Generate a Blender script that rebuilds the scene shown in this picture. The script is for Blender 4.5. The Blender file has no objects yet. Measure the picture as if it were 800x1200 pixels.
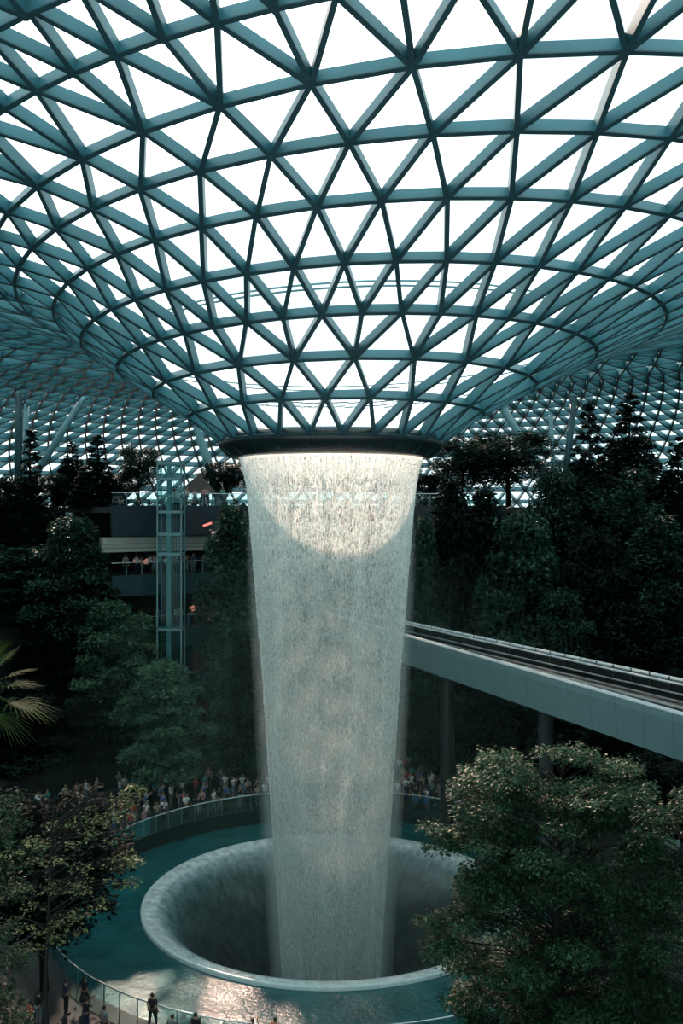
import bpy, bmesh, math, random
import numpy as np
from mathutils import Vector, Matrix

C = bpy.context.scene.collection
SC = bpy.context.scene
rnd = random.Random(7)
PI = math.pi
F = 1133.0                      # focal length in pixels of the 800x1200 frame
CAM = Vector((0.6, -57.0, 22.6))


def P(px, py, d):
    """world point seen at pixel px,py at depth d in front of the camera"""
    return Vector((CAM.x + (px - 400) / F * d, CAM.y + d, CAM.z - (py - 600) / F * d))


# ------------------------------------------------------------------ materials
def mat(name):
    m = bpy.data.materials.new(name)
    m.use_nodes = True
    nt = m.node_tree
    nt.nodes.clear()
    out = nt.nodes.new('ShaderNodeOutputMaterial')
    return m, nt, out


def N(nt, kind, **kw):
    n = nt.nodes.new(kind)
    for k, v in kw.items():
        if k in ('operation', 'blend_type', 'data_type', 'noise_dimensions', 'feature', 'distribution', 'gradient_type'):
            setattr(n, k, v)
        else:
            n.inputs[k].default_value = v
    return n


def L(nt, a, b):
    nt.links.new(a, b)


def ramp(nt, fac, stops):
    r = nt.nodes.new('ShaderNodeValToRGB')
    e = r.color_ramp.elements
    while len(e) < len(stops):
        e.new(0.5)
    for i, (p, c) in enumerate(stops):
        e[i].position = p
        e[i].color = (*c, 1) if len(c) == 3 else c
    L(nt, fac, r.inputs['Fac'])
    return r


def surf(name, col, rough=.6, metal=0.0, var=.25, scale=2.0, bump=0.0, bscale=20, coat=0.0, spec=.5):
    """principled surface with a procedural mottling of its colour"""
    m, nt, out = mat(name)
    tc = nt.nodes.new('ShaderNodeTexCoord')
    no = N(nt, 'ShaderNodeTexNoise', Scale=scale, Detail=5.0, Roughness=.6)
    L(nt, tc.outputs['Object'], no.inputs['Vector'])
    a = tuple(max(0, c * (1 - var)) for c in col)
    b = tuple(min(1, c * (1 + var)) for c in col)
    r = ramp(nt, no.outputs['Fac'], [(.3, a), (.7, b)])
    bs = N(nt, 'ShaderNodeBsdfPrincipled', Roughness=rough, Metallic=metal)
    bs.inputs['Coat Weight'].default_value = coat
    bs.inputs['Specular IOR Level'].default_value = spec
    L(nt, r.outputs['Color'], bs.inputs['Base Color'])
    if bump:
        n2 = N(nt, 'ShaderNodeTexNoise', Scale=bscale, Detail=4.0)
        L(nt, tc.outputs['Object'], n2.inputs['Vector'])
        bp = N(nt, 'ShaderNodeBump', Strength=bump, Distance=.05)
        L(nt, n2.outputs['Fac'], bp.inputs['Height'])
        L(nt, bp.outputs['Normal'], bs.inputs['Normal'])
    L(nt, bs.outputs['BSDF'], out.inputs['Surface'])
    return m


def clear(name, tint, gloss=.06, rough=.03):
    m, nt, out = mat(name)
    t = N(nt, 'ShaderNodeBsdfTransparent', Color=(*tint, 1))
    g = N(nt, 'ShaderNodeBsdfGlossy', Color=(.9, 1, 1, 1), Roughness=rough)
    lw = N(nt, 'ShaderNodeFresnel', IOR=1.35)
    mu = N(nt, 'ShaderNodeMath', operation='MULTIPLY')
    mu.inputs[1].default_value = gloss * 10
    mu.use_clamp = True
    L(nt, lw.outputs['Fac'], mu.inputs[0])
    mx = nt.nodes.new('ShaderNodeMixShader')
    L(nt, mu.outputs[0], mx.inputs['Fac'])
    L(nt, t.outputs[0], mx.inputs[1])
    L(nt, g.outputs[0], mx.inputs[2])
    L(nt, mx.outputs[0], out.inputs['Surface'])
    return m


def roofglass(name, tint, coat=.3):
    """solar coated glass: clear from inside, mirror-like from the outside"""
    m, nt, out = mat(name)
    t = N(nt, 'ShaderNodeBsdfTransparent', Color=(*tint, 1))
    g = N(nt, 'ShaderNodeBsdfGlossy', Color=(.95, 1, 1, 1), Roughness=.05)
    geo = nt.nodes.new('ShaderNodeNewGeometry')
    r = nt.nodes.new('ShaderNodeMapRange')
    r.inputs['To Min'].default_value = coat; r.inputs['To Max'].default_value = .02
    L(nt, geo.outputs['Backfacing'], r.inputs['Value'])
    mx = nt.nodes.new('ShaderNodeMixShader')
    lw = nt.nodes.new('ShaderNodeLayerWeight'); lw.inputs['Blend'].default_value = .5
    pw = N(nt, 'ShaderNodeMath', operation='POWER'); pw.inputs[1].default_value = 2.0; L(nt, lw.outputs['Facing'], pw.inputs[0])
    gr = N(nt, 'ShaderNodeMath', operation='MULTIPLY'); gr.inputs[1].default_value = .9; L(nt, pw.outputs[0], gr.inputs[0])
    ou = N(nt, 'ShaderNodeMath', operation='SUBTRACT'); ou.inputs[0].default_value = 1; L(nt, geo.outputs['Backfacing'], ou.inputs[1])
    go = N(nt, 'ShaderNodeMath', operation='MULTIPLY'); L(nt, gr.outputs[0], go.inputs[0]); L(nt, ou.outputs[0], go.inputs[1])
    su = N(nt, 'ShaderNodeMath', operation='ADD'); su.use_clamp = True; L(nt, go.outputs[0], su.inputs[0]); L(nt, r.outputs['Result'], su.inputs[1])
    L(nt, su.outputs[0], mx.inputs['Fac']); L(nt, t.outputs[0], mx.inputs[1]); L(nt, g.outputs[0], mx.inputs[2])
    L(nt, mx.outputs[0], out.inputs['Surface'])
    return m


def leafmat(name, dark, light, trans=.35, rough=.45, spec=.35):
    m, nt, out = mat(name)
    geo = nt.nodes.new('ShaderNodeNewGeometry')
    oi = nt.nodes.new('ShaderNodeObjectInfo')
    ad = N(nt, 'ShaderNodeMath', operation='MULTIPLY_ADD')
    ad.inputs[1].default_value = .75
    L(nt, geo.outputs['Random Per Island'], ad.inputs[0])
    m2 = N(nt, 'ShaderNodeMath', operation='MULTIPLY')
    m2.inputs[1].default_value = .25
    L(nt, oi.outputs['Random'], m2.inputs[0])
    L(nt, m2.outputs[0], ad.inputs[2])
    r = ramp(nt, ad.outputs[0], [(0, dark), (.8, light), (1, tuple(min(1, c * 1.6) for c in light))])
    p = N(nt, 'ShaderNodeBsdfPrincipled', Roughness=rough)
    p.inputs['Specular IOR Level'].default_value = spec
    t = N(nt, 'ShaderNodeBsdfTranslucent')
    L(nt, r.outputs['Color'], p.inputs['Base Color'])
    L(nt, r.outputs['Color'], t.inputs['Color'])
    mx = N(nt, 'ShaderNodeMixShader', Fac=trans)
    L(nt, p.outputs[0], mx.inputs[1])
    L(nt, t.outputs[0], mx.inputs[2])
    L(nt, mx.outputs[0], out.inputs['Surface'])
    return m


def emit(name, col, strength):
    m, nt, out = mat(name)
    p = N(nt, 'ShaderNodeBsdfPrincipled', Roughness=.5)
    p.inputs['Base Color'].default_value = (*col, 1)
    p.inputs['Emission Color'].default_value = (*col, 1)
    p.inputs['Emission Strength'].default_value = strength
    L(nt, p.outputs[0], out.inputs['Surface'])
    return m


M = {}
M['steel'] = surf('painted_steel', (.055, .195, .228), .42, 0, .15, .35)
M['flange'] = surf('dark_steel_flange', (.035, .11, .13), .5, 0, .2, 1)
M['column'] = surf('column_paint', (.20, .40, .44), .4, 0, .1, 1)
M['ring'] = surf('oculus_cladding', (.012, .026, .028), .35, 0, .2, 1.5)
M['lip'] = surf('weir_lip', (.75, .72, .70), .35, 0, .1, 4)
M['glass'] = roofglass('roof_glass', (.90, .985, .995))
M['glass_outer'] = roofglass('roof_glass_outer', (.88, .985, .995), .9)  # coat made stronger here so less sun reaches the pool and lower water
M['rail_glass'] = clear('railing_glass', (.62, .84, .84), .10)
M['lift_glass'] = clear('lift_glass', (.78, .93, .93), .03)
M['bark'] = surf('bark', (.008, .008, .007), .9, 0, .4, 6, .5, 12)
M['soil'] = surf('terrace_soil', (.006, .011, .010), .95, 0, .5, 1.2, .5, 6)
M['paving'] = surf('dark_stone_paving', (.013, .020, .020), .55, 0, .3, 1.5)
M['poolwall'] = surf('wet_dark_stone', (.012, .018, .018), .3, 0, .4, 2.5, .2, 8)
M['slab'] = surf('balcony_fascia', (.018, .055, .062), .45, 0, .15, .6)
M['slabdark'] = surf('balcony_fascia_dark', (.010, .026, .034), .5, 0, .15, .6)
M['pale'] = surf('pale_bulkhead', (.75, .78, .70), .6, 0, .06, .8)
M['back'] = surf('shopfront_dark', (.015, .018, .018), .7, 0, .4, .5)
M['redwall'] = surf('red_timber_cladding', (.16, .035, .022), .6, 0, .3, 1.3)
M['fascia'] = surf('track_fascia', (.17, .29, .30), .38, .0, .08, .8)
M['joint'] = surf('fascia_joint', (.03, .06, .06), .6, 0, .1, 2)
M['coping'] = surf('sunlit_coping', (.75, .80, .80), .4, 0, .1, 2)  # sunlit top edge painted in as a near-white colour
M['deck'] = surf('track_deck', (.008, .013, .013), .6, 0, .4, 1)
M['railsteel'] = surf('rail_steel', (.35, .40, .40), .3, .6, .2, 2)
M['concrete'] = surf('pier_concrete', (.04, .06, .06), .7, 0, .2, 1)
M['handrail'] = surf('handrail_metal', (.62, .74, .74), .25, .5, .1, 3)
M['metal'] = surf('grey_metal', (.12, .22, .23), .4, .2, .1, 2)
M['liftsteel'] = surf('lift_steel', (.16, .32, .34), .4, .1, .1, 2)
M['leaf_near'] = leafmat('near_leaf', (.003, .009, .006), (.044, .108, .052), .3, .5, .2)
M['leaf_gold'] = leafmat('gold_green_leaf', (.008, .014, .006), (.24, .29, .12), .45, .45, .25)
M['leaf_far'] = leafmat('far_leaf', (.004, .012, .009), (.036, .098, .068), .3, .5, .2)
M['leaf_shade'] = leafmat('shaded_leaf', (.002, .006, .005), (.010, .024, .018), .2, .7, .1)  # darker leaf copy: shade put into the colour of trees in shadow
M['leaf_light'] = leafmat('light_leaf', (.012, .035, .022), (.13, .27, .16), .35, .5, .2)  # lighter leaf copy: lit leaf tips put into the colour
M['needle'] = leafmat('conifer_needle', (.003, .009, .008), (.012, .030, .025), .2, .7, .15)
M['palm'] = leafmat('palm_leaf', (.004, .014, .005), (.05, .10, .02), .35, .7, .12)
M['red_light'] = emit('red_tube_light', (1.0, .22, .2), 1.2)
M['warm_light'] = emit('warm_lamp', (1.0, .42, .30), .35)
M['yellow'] = surf('yellow_paint', (.75, .42, .03), .5, 0, .1, 2)
M['white_sign'] = surf('pale_panel', (.30, .42, .40), .6, 0, .1, 2)
M['roofbrown'] = surf('brown_roof', (.055, .05, .042), .8, 0, .3, 2)
M['outground'] = surf('outside_ground', (.05, .07, .06), .9, 0, .3, .05)


# ------------------------------------------------------------------ mesh helpers
class MB:
    def __init__(s):
        s.v = []; s.f = []; s.m = []

    def add(s, vs, fs, mi=0):
        o = len(s.v)
        s.v.extend([tuple(v) for v in vs])
        s.f.extend([tuple(i + o for i in f) for f in fs])
        s.m.extend([mi] * len(fs))

    def box(s, c, sx, sy, sz, rot=0, mi=0):
        cs, sn = math.cos(rot), math.sin(rot)
        vs = []
        for z in (-.5, .5):
            for (a, b) in ((-.5, -.5), (.5, -.5), (.5, .5), (-.5, .5)):
                x, y = a * sx, b * sy
                vs.append((c[0] + x * cs - y * sn, c[1] + x * sn + y * cs, c[2] + z * sz))
        s.add(vs, [(3, 2, 1, 0), (4, 5, 6, 7), (0, 1, 5, 4), (1, 2, 6, 5), (2, 3, 7, 6), (3, 0, 4, 7)], mi)

    def beam(s, p, q, n, w, lo, hi, mi=0):
        """box beam p->q, width w, from lo to hi along n"""
        d = (q - p).normalized()
        t = d.cross(n).normalized() * (w / 2)
        vs = [p - t + n * lo, p + t + n * lo, p + t + n * hi, p - t + n * hi,
              q - t + n * lo, q + t + n * lo, q + t + n * hi, q - t + n * hi]
        s.add(vs, [(0, 3, 2, 1), (4, 5, 6, 7), (0, 1, 5, 4), (1, 2, 6, 5), (2, 3, 7, 6), (3, 0, 4, 7)], mi)

    def tube(s, pts, rad, n=8, mi=0, cap=True):
        pts = [Vector(p) for p in pts]
        if not isinstance(rad, (list, tuple)):
            rad = [rad] * len(pts)
        vs = []; k = len(pts)
        for i, p in enumerate(pts):
            d = (pts[min(i + 1, k - 1)] - pts[max(i - 1, 0)]).normalized()
            u = d.cross(Vector((0, 0, 1)))
            if u.length < .05:
                u = d.cross(Vector((1, 0, 0)))
            u.normalize(); w = d.cross(u)
            for j in range(n):
                a = 2 * PI * j / n
                vs.append(p + (u * math.cos(a) + w * math.sin(a)) * rad[i])
        fs = [(i * n + j, i * n + (j + 1) % n, (i + 1) * n + (j + 1) % n, (i + 1) * n + j) for i in range(k - 1) for j in range(n)]
        if cap:
            fs += [tuple(range(n - 1, -1, -1)), tuple((k - 1) * n + j for j in range(n))]
        s.add(vs, fs, mi)

    def lathe(s, prof, n=96, a0=0, a1=2 * PI, closed=True, mi=0):
        full = abs(a1 - a0 - 2 * PI) < 1e-6
        cnt = n if full else n + 1
        vs = []
        for i in range(cnt):
            a = a0 + (a1 - a0) * i / n
            for (r, z) in prof:
                vs.append((r * math.cos(a), r * math.sin(a), z))
        k = len(prof); fs = []
        for i in range(n):
            i2 = (i + 1) % cnt
            for j in range(k if closed else k - 1):
                j2 = (j + 1) % k
                fs.append((i * k + j, i2 * k + j, i2 * k + j2, i * k + j2))
        if closed and not full:
            fs += [tuple(range(k)), tuple((cnt - 1) * k + j for j in range(k - 1, -1, -1))]
        s.add(vs, fs, mi)

    def build(s, name, mats, parent=None, smooth=False, loc=None):
        me = bpy.data.meshes.new(name)
        me.from_pydata(s.v, [], s.f)
        if not isinstance(mats, (list, tuple)):
            mats = [mats]
        for m in mats:
            me.materials.append(m)
        if len(mats) > 1:
            me.polygons.foreach_set('material_index', s.m)
        if smooth:
            me.polygons.foreach_set('use_smooth', [True] * len(me.polygons))
        me.update()
        return link(name, me, parent, loc)


def link(name, me, parent=None, loc=None):
    o = bpy.data.objects.new(name, me)
    C.objects.link(o)
    if parent:
        o.parent = parent
    if loc is not None:
        o.location = loc
    return o


def tag(o, label=None, cat=None, group=None, kind=None):
    if label: o['label'] = label
    if cat: o['category'] = cat
    if group: o['group'] = group
    if kind: o['kind'] = kind
    return o


def thing(name, label, cat, loc=(0, 0, 0), rz=0, group=None):
    o = link(name, None, None, loc)
    o.rotation_euler = (0, 0, rz)
    return tag(o, label, cat, group)


def copy_tree(o, parent=None):
    c = o.copy()
    C.objects.link(c)
    if parent:
        c.parent = parent
    for ch in list(o.children):
        copy_tree(ch, c)
    return c


def quads(name, V, mat_, parent=None):
    """V: (n,4,3) array of loose quads -> one mesh"""
    n = len(V)
    me = bpy.data.meshes.new(name)
    me.vertices.add(n * 4)
    me.vertices.foreach_set('co', np.asarray(V, dtype=np.float32).ravel())
    me.loops.add(n * 4)
    me.loops.foreach_set('vertex_index', np.arange(n * 4, dtype=np.int32))
    me.polygons.add(n)
    me.polygons.foreach_set('loop_start', np.arange(0, n * 4, 4, dtype=np.int32))
    me.materials.append(mat_)
    me.update(calc_edges=True)
    return link(name, me, parent)


# ------------------------------------------------------------------ roof surface
# rings: near radius, height above camera on the near side, node count, angle of first node
RINGS = [(6.3, 4.45, 24, 5.8), (8.4, 6.1, 24, -3.5), (10.9, 7.7, 24, -12.9), (13.5, 9.3, 48, -22.5), (16.3, 10.9, 48, -28.4),
         (19.3, 12.6, 48, -35.5), (22.6, 13.9, 48, -41.5), (26, 15.1, 48, -47.9), (29.3, 16, 96, None), (32.2, 16.6, 96, None),
         (35.2, 16.9, 96, None), (38.4, 17.0, 96, None), (41.6, 16.8, 96, None), (44.8, 16.4, 192, None), (48.0, 15.8, 192, None),
         (51.2, 15.1, 192, None), (54.4, 14.3, 192, None), (57.6, 13.4, 192, None), (60.8, 12.4, 192, None), (64, 11.3, 192, None),
         (67.2, 10.1, 192, None), (70.4, 8.8, 192, None), (73.5, 7.3, 192, None), (76.4, 5.6, 192, None), (79, 3.7, 192, None), (81.2, 1.8, 192, None), (82.6, .35, 192, None)]
RR = [r[0] for r in RINGS]
CXs = np.interp(RR, [6.3, 8.4, 10.9, 13.5, 16.3, 19.3, 22.6, 26, 80], [0, .3, .8, 1.5, 2.4, 4.0, 5.4, 7.6, 8.0])


def ring_point(R, zn, cx, th):
    k = (min(R, 26) - 6.3)
    a, b = .06 * k, .075 * k
    f = 1.0 if R < 45 else max(0, 1 - (R - 45) / 37.5)     # the tilt dies out towards the level foot of the shell
    z = zn - b * f + a * f * math.cos(th) - b * f * math.sin(th)
    return Vector((cx + R * math.cos(th), R * math.sin(th), CAM.z + z))


ZN = [r[1] for r in RINGS]


def roof_z(x, y):
    R = math.hypot(x, y)
    for _ in range(6):
        cx = float(np.interp(R, RR, CXs)); R = math.hypot(x - cx, y)
    return ring_point(R, float(np.interp(R, RR, ZN)), cx, math.atan2(y, x - cx)).z


nodes, phis = [], []
prev = None
for i, (R, zn, n, ph) in enumerate(RINGS):
    if ph is None:
        pn = RINGS[i - 1][2]
        if n == pn: ph = phis[-1] - 180.0 / n
        elif n == 2 * pn: ph = phis[-1] - 360.0 / n
        else: ph = phis[-1] - 180.0 / n
    phis.append(ph)
    nodes.append([ring_point(R, zn, CXs[i], math.radians(-90 + ph + 360.0 * k / n)) for k in range(n)])

# inward normals at every node
norms = []
for i, row in enumerate(nodes):
    R, zn, n, _ = RINGS[i]
    out = []
    for k in range(n):
        th = math.radians(-90 + phis[i] + 360.0 * k / n)
        a, b = max(i - 1, 0), min(i + 1, len(RINGS) - 1)
        pr = ring_point(RINGS[b][0], RINGS[b][1], CXs[b], th) - ring_point(RINGS[a][0], RINGS[a][1], CXs[a], th)
        tg = ring_point(R, zn, CXs[i], th + .02) - ring_point(R, zn, CXs[i], th - .02)
        nn = tg.cross(pr).normalized()
        if nn.z > 0: nn = -nn
        out.append(nn)
    norms.append(out)

ceiling = link('ceiling', None)
tag(ceiling, 'funnel shaped steel and glass roof of triangles over the whole hall', None, None, 'structure')


def band_links(na, nb):
    if na == nb: return [(k, (k, k + 1)) for k in range(na)]
    if nb == 2 * na: return [(k, (2 * k, 2 * k + 1, 2 * k + 2)) for k in range(na)]
    res = []
    for m in range(na // 2):
        res.append((2 * m, (3 * m, 3 * m + 1)))
        res.append((2 * m + 1, (3 * m + 1, 3 * m + 2, 3 * m + 3)))
    return res


for i, row in enumerate(nodes):
    n = len(row)
    mb = MB()
    deep = .52 if i < 9 else .8 if i < 15 else .66
    for k in range(n):
        k2 = (k + 1) % n
        nn = (norms[i][k] + norms[i][k2]).normalized()
        mb.beam(row[k], row[k2], nn, .15, 0, deep - .05, 0)
        mb.beam(row[k], row[k2], nn, .20, deep - .05, deep, 1)
        if i < 13:                                          # node plugs
            c = row[k]; nn = norms[i][k]
            mb.tube([c + nn * (deep - .12), c + nn * (deep + .05)], .15, 6, 1)
    mb.build('ring_beam', [M['steel'], M['flange']], ceiling)
    if i + 1 < len(nodes):
        up = nodes[i + 1]; un = norms[i + 1]; nb = len(up)
        mb = MB(); gl = MB()
        for k, ups in band_links(n, nb):
            for j in ups:
                j %= nb
                nn = (norms[i][k] + un[j]).normalized()
                mb.beam(row[k], up[j], nn, .15, 0, deep - .03, 0)
                mb.beam(row[k], up[j], nn, .20, deep - .03, deep + .02, 1)
            lifted = lambda v, q: v - q * .06
            def tri3(p_, q_, r_, inn):
                if (q_ - p_).cross(r_ - p_).dot(inn) > 0: q_, r_ = r_, q_
                gl.add([p_, q_, r_], [(0, 1, 2)])
            for a, b in zip(ups[:-1], ups[1:]):
                tri3(lifted(row[k], norms[i][k]), lifted(up[a % nb], un[a % nb]), lifted(up[b % nb], un[b % nb]), norms[i][k])
            tri3(lifted(row[k], norms[i][k]), lifted(row[(k + 1) % n], norms[i][(k + 1) % n]), lifted(up[ups[-1] % nb], un[ups[-1] % nb]), norms[i][k])
        mb.build('diagonal_brace', [M['steel'], M['flange']], ceiling)
        gl.build('glazing', M['glass'] if i < 9 else M['glass_outer'], ceiling)

# gutter pipe lying on the outer face of the glass above the fourth ring
mb = MB()
for off in (.5, .75):
    pts = []
    for k in range(97):
        th = 2 * PI * k / 96
        p = ring_point(14.0, 9.6, CXs[3] + .1, th)
        pts.append(p + Vector((-.5 * math.cos(th) * off, -.5 * math.sin(th) * off, off)))
    mb.tube(pts, .05, 6, cap=False)
mb.build('gutter_pipe', M['column'], ceiling)

# ------------------------------------------------------------------ oculus ring
oc = thing('oculus_ring', 'dark round collar at the bottom of the glass funnel that the water falls from', 'ring', (0, 0, CAM.z))
mb = MB(); mb.lathe([(5.62, 3.12), (5.95, 3.18), (6.5, 3.62), (6.62, 3.9), (6.62, 4.12), (6.45, 4.42), (6.2, 4.5), (5.7, 4.5), (5.62, 4.2)], 128)
mb.build('collar', M['ring'], oc, True)
mb = MB(); mb.lathe([(5.35, 3.22), (5.62, 3.14), (5.62, 4.15), (5.5, 4.2), (5.38, 4.0)], 128)
mb.build('weir_lip', M['lip'], oc, True)
for k in range(24):
    a = 2 * PI * (k + .3) / 24; mb = MB()
    p0 = Vector((5.97 * math.cos(a), 5.97 * math.sin(a), 3.185)); p1 = Vector((6.5 * math.cos(a), 6.5 * math.sin(a), 3.61))
    mb.beam(p0, p1, Vector((math.cos(a) * .6, math.sin(a) * .6, -.8)), .025, -.01, .012)
    mb.build('collar_joint', M['flange'], oc)

# ------------------------------------------------------------------ waterfall
PROF = [(25.95, 5.46), (25.6, 5.36), (24.9, 5.16), (24.15, 5.0), (22.1, 4.80), (18.3, 4.5), (15, 4.24), (12.4, 4.02), (8, 3.75), (5, 3.55), (0, 3.2), (-4.5, 2.93), (-7.5, 2.8)]


def wr(z):
    return float(np.interp(-z, [-p[0] for p in PROF], [p[1] for p in PROF]))


def watermat(name, base, amp, top, path=True):
    m, nt, out = mat(name)
    tc = nt.nodes.new('ShaderNodeTexCoord')
    mp = nt.nodes.new('ShaderNodeMapping'); mp.inputs['Scale'].default_value = (1, 1, .05)
    L(nt, tc.outputs['Object'], mp.inputs['Vector'])
    n1 = N(nt, 'ShaderNodeTexNoise', Scale=1.6, Detail=6.0, Roughness=.65)
    L(nt, mp.outputs[0], n1.inputs['Vector'])
    mp2 = nt.nodes.new('ShaderNodeMapping'); mp2.inputs['Scale'].default_value = (1, 1, .22)
    L(nt, tc.outputs['Object'], mp2.inputs['Vector'])
    n2 = N(nt, 'ShaderNodeTexNoise', Scale=11, Detail=3.0, Roughness=.7)
    L(nt, mp2.outputs[0], n2.inputs['Vector'])
    r1 = ramp(nt, n1.outputs['Fac'], [(.36, (0, 0, 0)), (.68, (1, 1, 1))])
    r2 = ramp(nt, n2.outputs['Fac'], [(.45, (.02, .02, .02)), (.60, (1, 1, 1))])
    mul = N(nt, 'ShaderNodeMath', operation='MULTIPLY')
    L(nt, r1.outputs['Color'], mul.inputs[0]); L(nt, r2.outputs['Color'], mul.inputs[1])
    ma = N(nt, 'ShaderNodeMath', operation='MULTIPLY_ADD')
    ma.inputs[1].default_value = amp; ma.inputs[2].default_value = base
    mp3 = nt.nodes.new('ShaderNodeMapping'); mp3.inputs['Scale'].default_value = (1, 1, .022)
    L(nt, tc.outputs['Object'], mp3.inputs['Vector'])
    n3 = N(nt, 'ShaderNodeTexNoise', Scale=1.3, Detail=1.0, Roughness=.5)
    L(nt, mp3.outputs[0], n3.inputs['Vector'])
    r3 = ramp(nt, n3.outputs['Fac'], [(.40, (.08, .08, .08)), (.62, (1.7, 1.7, 1.7))])
    mul2 = N(nt, 'ShaderNodeMath', operation='MULTIPLY')
    L(nt, mul.outputs[0], mul2.inputs[0]); L(nt, r3.outputs['Color'], mul2.inputs[1])
    L(nt, mul2.outputs[0], ma.inputs[0])
    # thicker, unbroken film just under the lip and heavier water lower down
    sx = nt.nodes.new('ShaderNodeSeparateXYZ'); L(nt, tc.outputs['Object'], sx.inputs[0])
    mr = nt.nodes.new('ShaderNodeMapRange')
    mr.inputs['From Min'].default_value = 24.3; mr.inputs['From Max'].default_value = 25.9
    mr.inputs['To Min'].default_value = 0; mr.inputs['To Max'].default_value = top
    L(nt, sx.outputs['Z'], mr.inputs['Value'])
    mr2 = nt.nodes.new('ShaderNodeMapRange')
    mr2.inputs['From Min'].default_value = 20; mr2.inputs['From Max'].default_value = 0
    mr2.inputs['To Min'].default_value = 0; mr2.inputs['To Max'].default_value = base * 4.5
    L(nt, sx.outputs['Z'], mr2.inputs['Value'])
    mr4 = nt.nodes.new('ShaderNodeMapRange')
    mr4.inputs['From Min'].default_value = 14; mr4.inputs['From Max'].default_value = 21
    mr4.inputs['To Min'].default_value = 0; mr4.inputs['To Max'].default_value = top * .38  # upper water made more opaque so its sunlit patch shows brighter
    L(nt, sx.outputs['Z'], mr4.inputs['Value'])
    s0 = N(nt, 'ShaderNodeMath', operation='MULTIPLY'); L(nt, mr4.outputs[0], s0.inputs[0]); L(nt, r2.outputs['Color'], s0.inputs[1])
    sa = N(nt, 'ShaderNodeMath', operation='ADD'); L(nt, s0.outputs[0], sa.inputs[0]); L(nt, mr.outputs[0], sa.inputs[1])
    s1 = N(nt, 'ShaderNodeMath', operation='ADD'); s2 = N(nt, 'ShaderNodeMath', operation='ADD'); s2.use_clamp = True
    L(nt, ma.outputs[0], s1.inputs[0]); L(nt, sa.outputs[0], s1.inputs[1])
    L(nt, s1.outputs[0], s2.inputs[0]); L(nt, mr2.outputs[0], s2.inputs[1])
    d = N(nt, 'ShaderNodeBsdfDiffuse', Color=(.90, .975, .95, 1)); t = N(nt, 'ShaderNodeBsdfTranslucent', Color=(.90, .975, .95, 1))
    mx = N(nt, 'ShaderNodeMixShader', Fac=.5); L(nt, d.outputs[0], mx.inputs[1]); L(nt, t.outputs[0], mx.inputs[2])
    tr = nt.nodes.new('ShaderNodeBsdfTransparent')
    m3 = nt.nodes.new('ShaderNodeMixShader')
    lw = nt.nodes.new('ShaderNodeLayerWeight'); lw.inputs['Blend'].default_value = .5
    cs = N(nt, 'ShaderNodeMath', operation='SUBTRACT'); cs.inputs[0].default_value = 1; L(nt, lw.outputs['Facing'], cs.inputs[1])
    cm = N(nt, 'ShaderNodeMath', operation='MAXIMUM'); cm.inputs[1].default_value = .16; L(nt, cs.outputs[0], cm.inputs[0])
    iv = N(nt, 'ShaderNodeMath', operation='DIVIDE'); iv.inputs[0].default_value = 1; L(nt, cm.outputs[0], iv.inputs[1])
    om = N(nt, 'ShaderNodeMath', operation='SUBTRACT'); om.inputs[0].default_value = 1; L(nt, s2.outputs[0], om.inputs[1])
    pw = N(nt, 'ShaderNodeMath', operation='POWER'); L(nt, om.outputs[0], pw.inputs[0]); L(nt, iv.outputs[0], pw.inputs[1])
    al = N(nt, 'ShaderNodeMath', operation='SUBTRACT'); al.inputs[0].default_value = 1; L(nt, pw.outputs[0], al.inputs[1])
    L(nt, al.outputs[0] if path else s2.outputs[0], m3.inputs['Fac']); L(nt, tr.outputs[0], m3.inputs[1]); L(nt, mx.outputs[0], m3.inputs[2])
    L(nt, m3.outputs[0], out.inputs['Surface'])
    return m


wf = thing('waterfall', 'tall round curtain of white water falling from the roof collar into the basin', 'waterfall')
for sc, base, amp, top in ((1.0, .02, .60, .62), (.94, .012, .22, .12), (.86, .008, .12, .04)):
    mb = MB()
    zs = np.linspace(25.95, -7.5, 60)
    mb.lathe([(wr(z) * sc, z) for z in zs], 128, closed=False)
    mb.build('water_sheet', watermat('water_sheet', base, amp, top), wf, True)
for kv in (.35, .7, 1.0, 1.4):
    mb = MB()
    mb.lathe([(wr(z) * (1.01 + kv * .030 * max(0, 22 - z) ** .5), z) for z in np.linspace(22, -6, 40)], 96, closed=False)
    mb.build('spray_veil', watermat('spray_veil', .014, .09, 0, False), wf, True)
# strands
M['drop'] = None
m, nt, out = mat('water_drop')
d = N(nt, 'ShaderNodeBsdfDiffuse', Color=(.90, .975, .95, 1)); t = N(nt, 'ShaderNodeBsdfTranslucent', Color=(.90, .975, .95, 1))
mx = N(nt, 'ShaderNodeMixShader', Fac=.5); L(nt, d.outputs[0], mx.inputs[1]); L(nt, t.outputs[0], mx.inputs[2]); L(nt, mx.outputs[0], out.inputs['Surface'])
M['drop'] = m
mb = MB()
for k in range(110):
    a = 2 * PI * (k + rnd.uniform(-.3, .3)) / 110
    z0 = 25.7; z1 = rnd.uniform(18.5, 22.5)
    pts = [(wr(z) * math.cos(a) * .995, wr(z) * math.sin(a) * .995, z) for z in np.linspace(z0, z1, 9)]
    mb.tube(pts, [.022] * 8 + [.004], 4)
mb.build('water_strand', M['drop'], wf)
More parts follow.
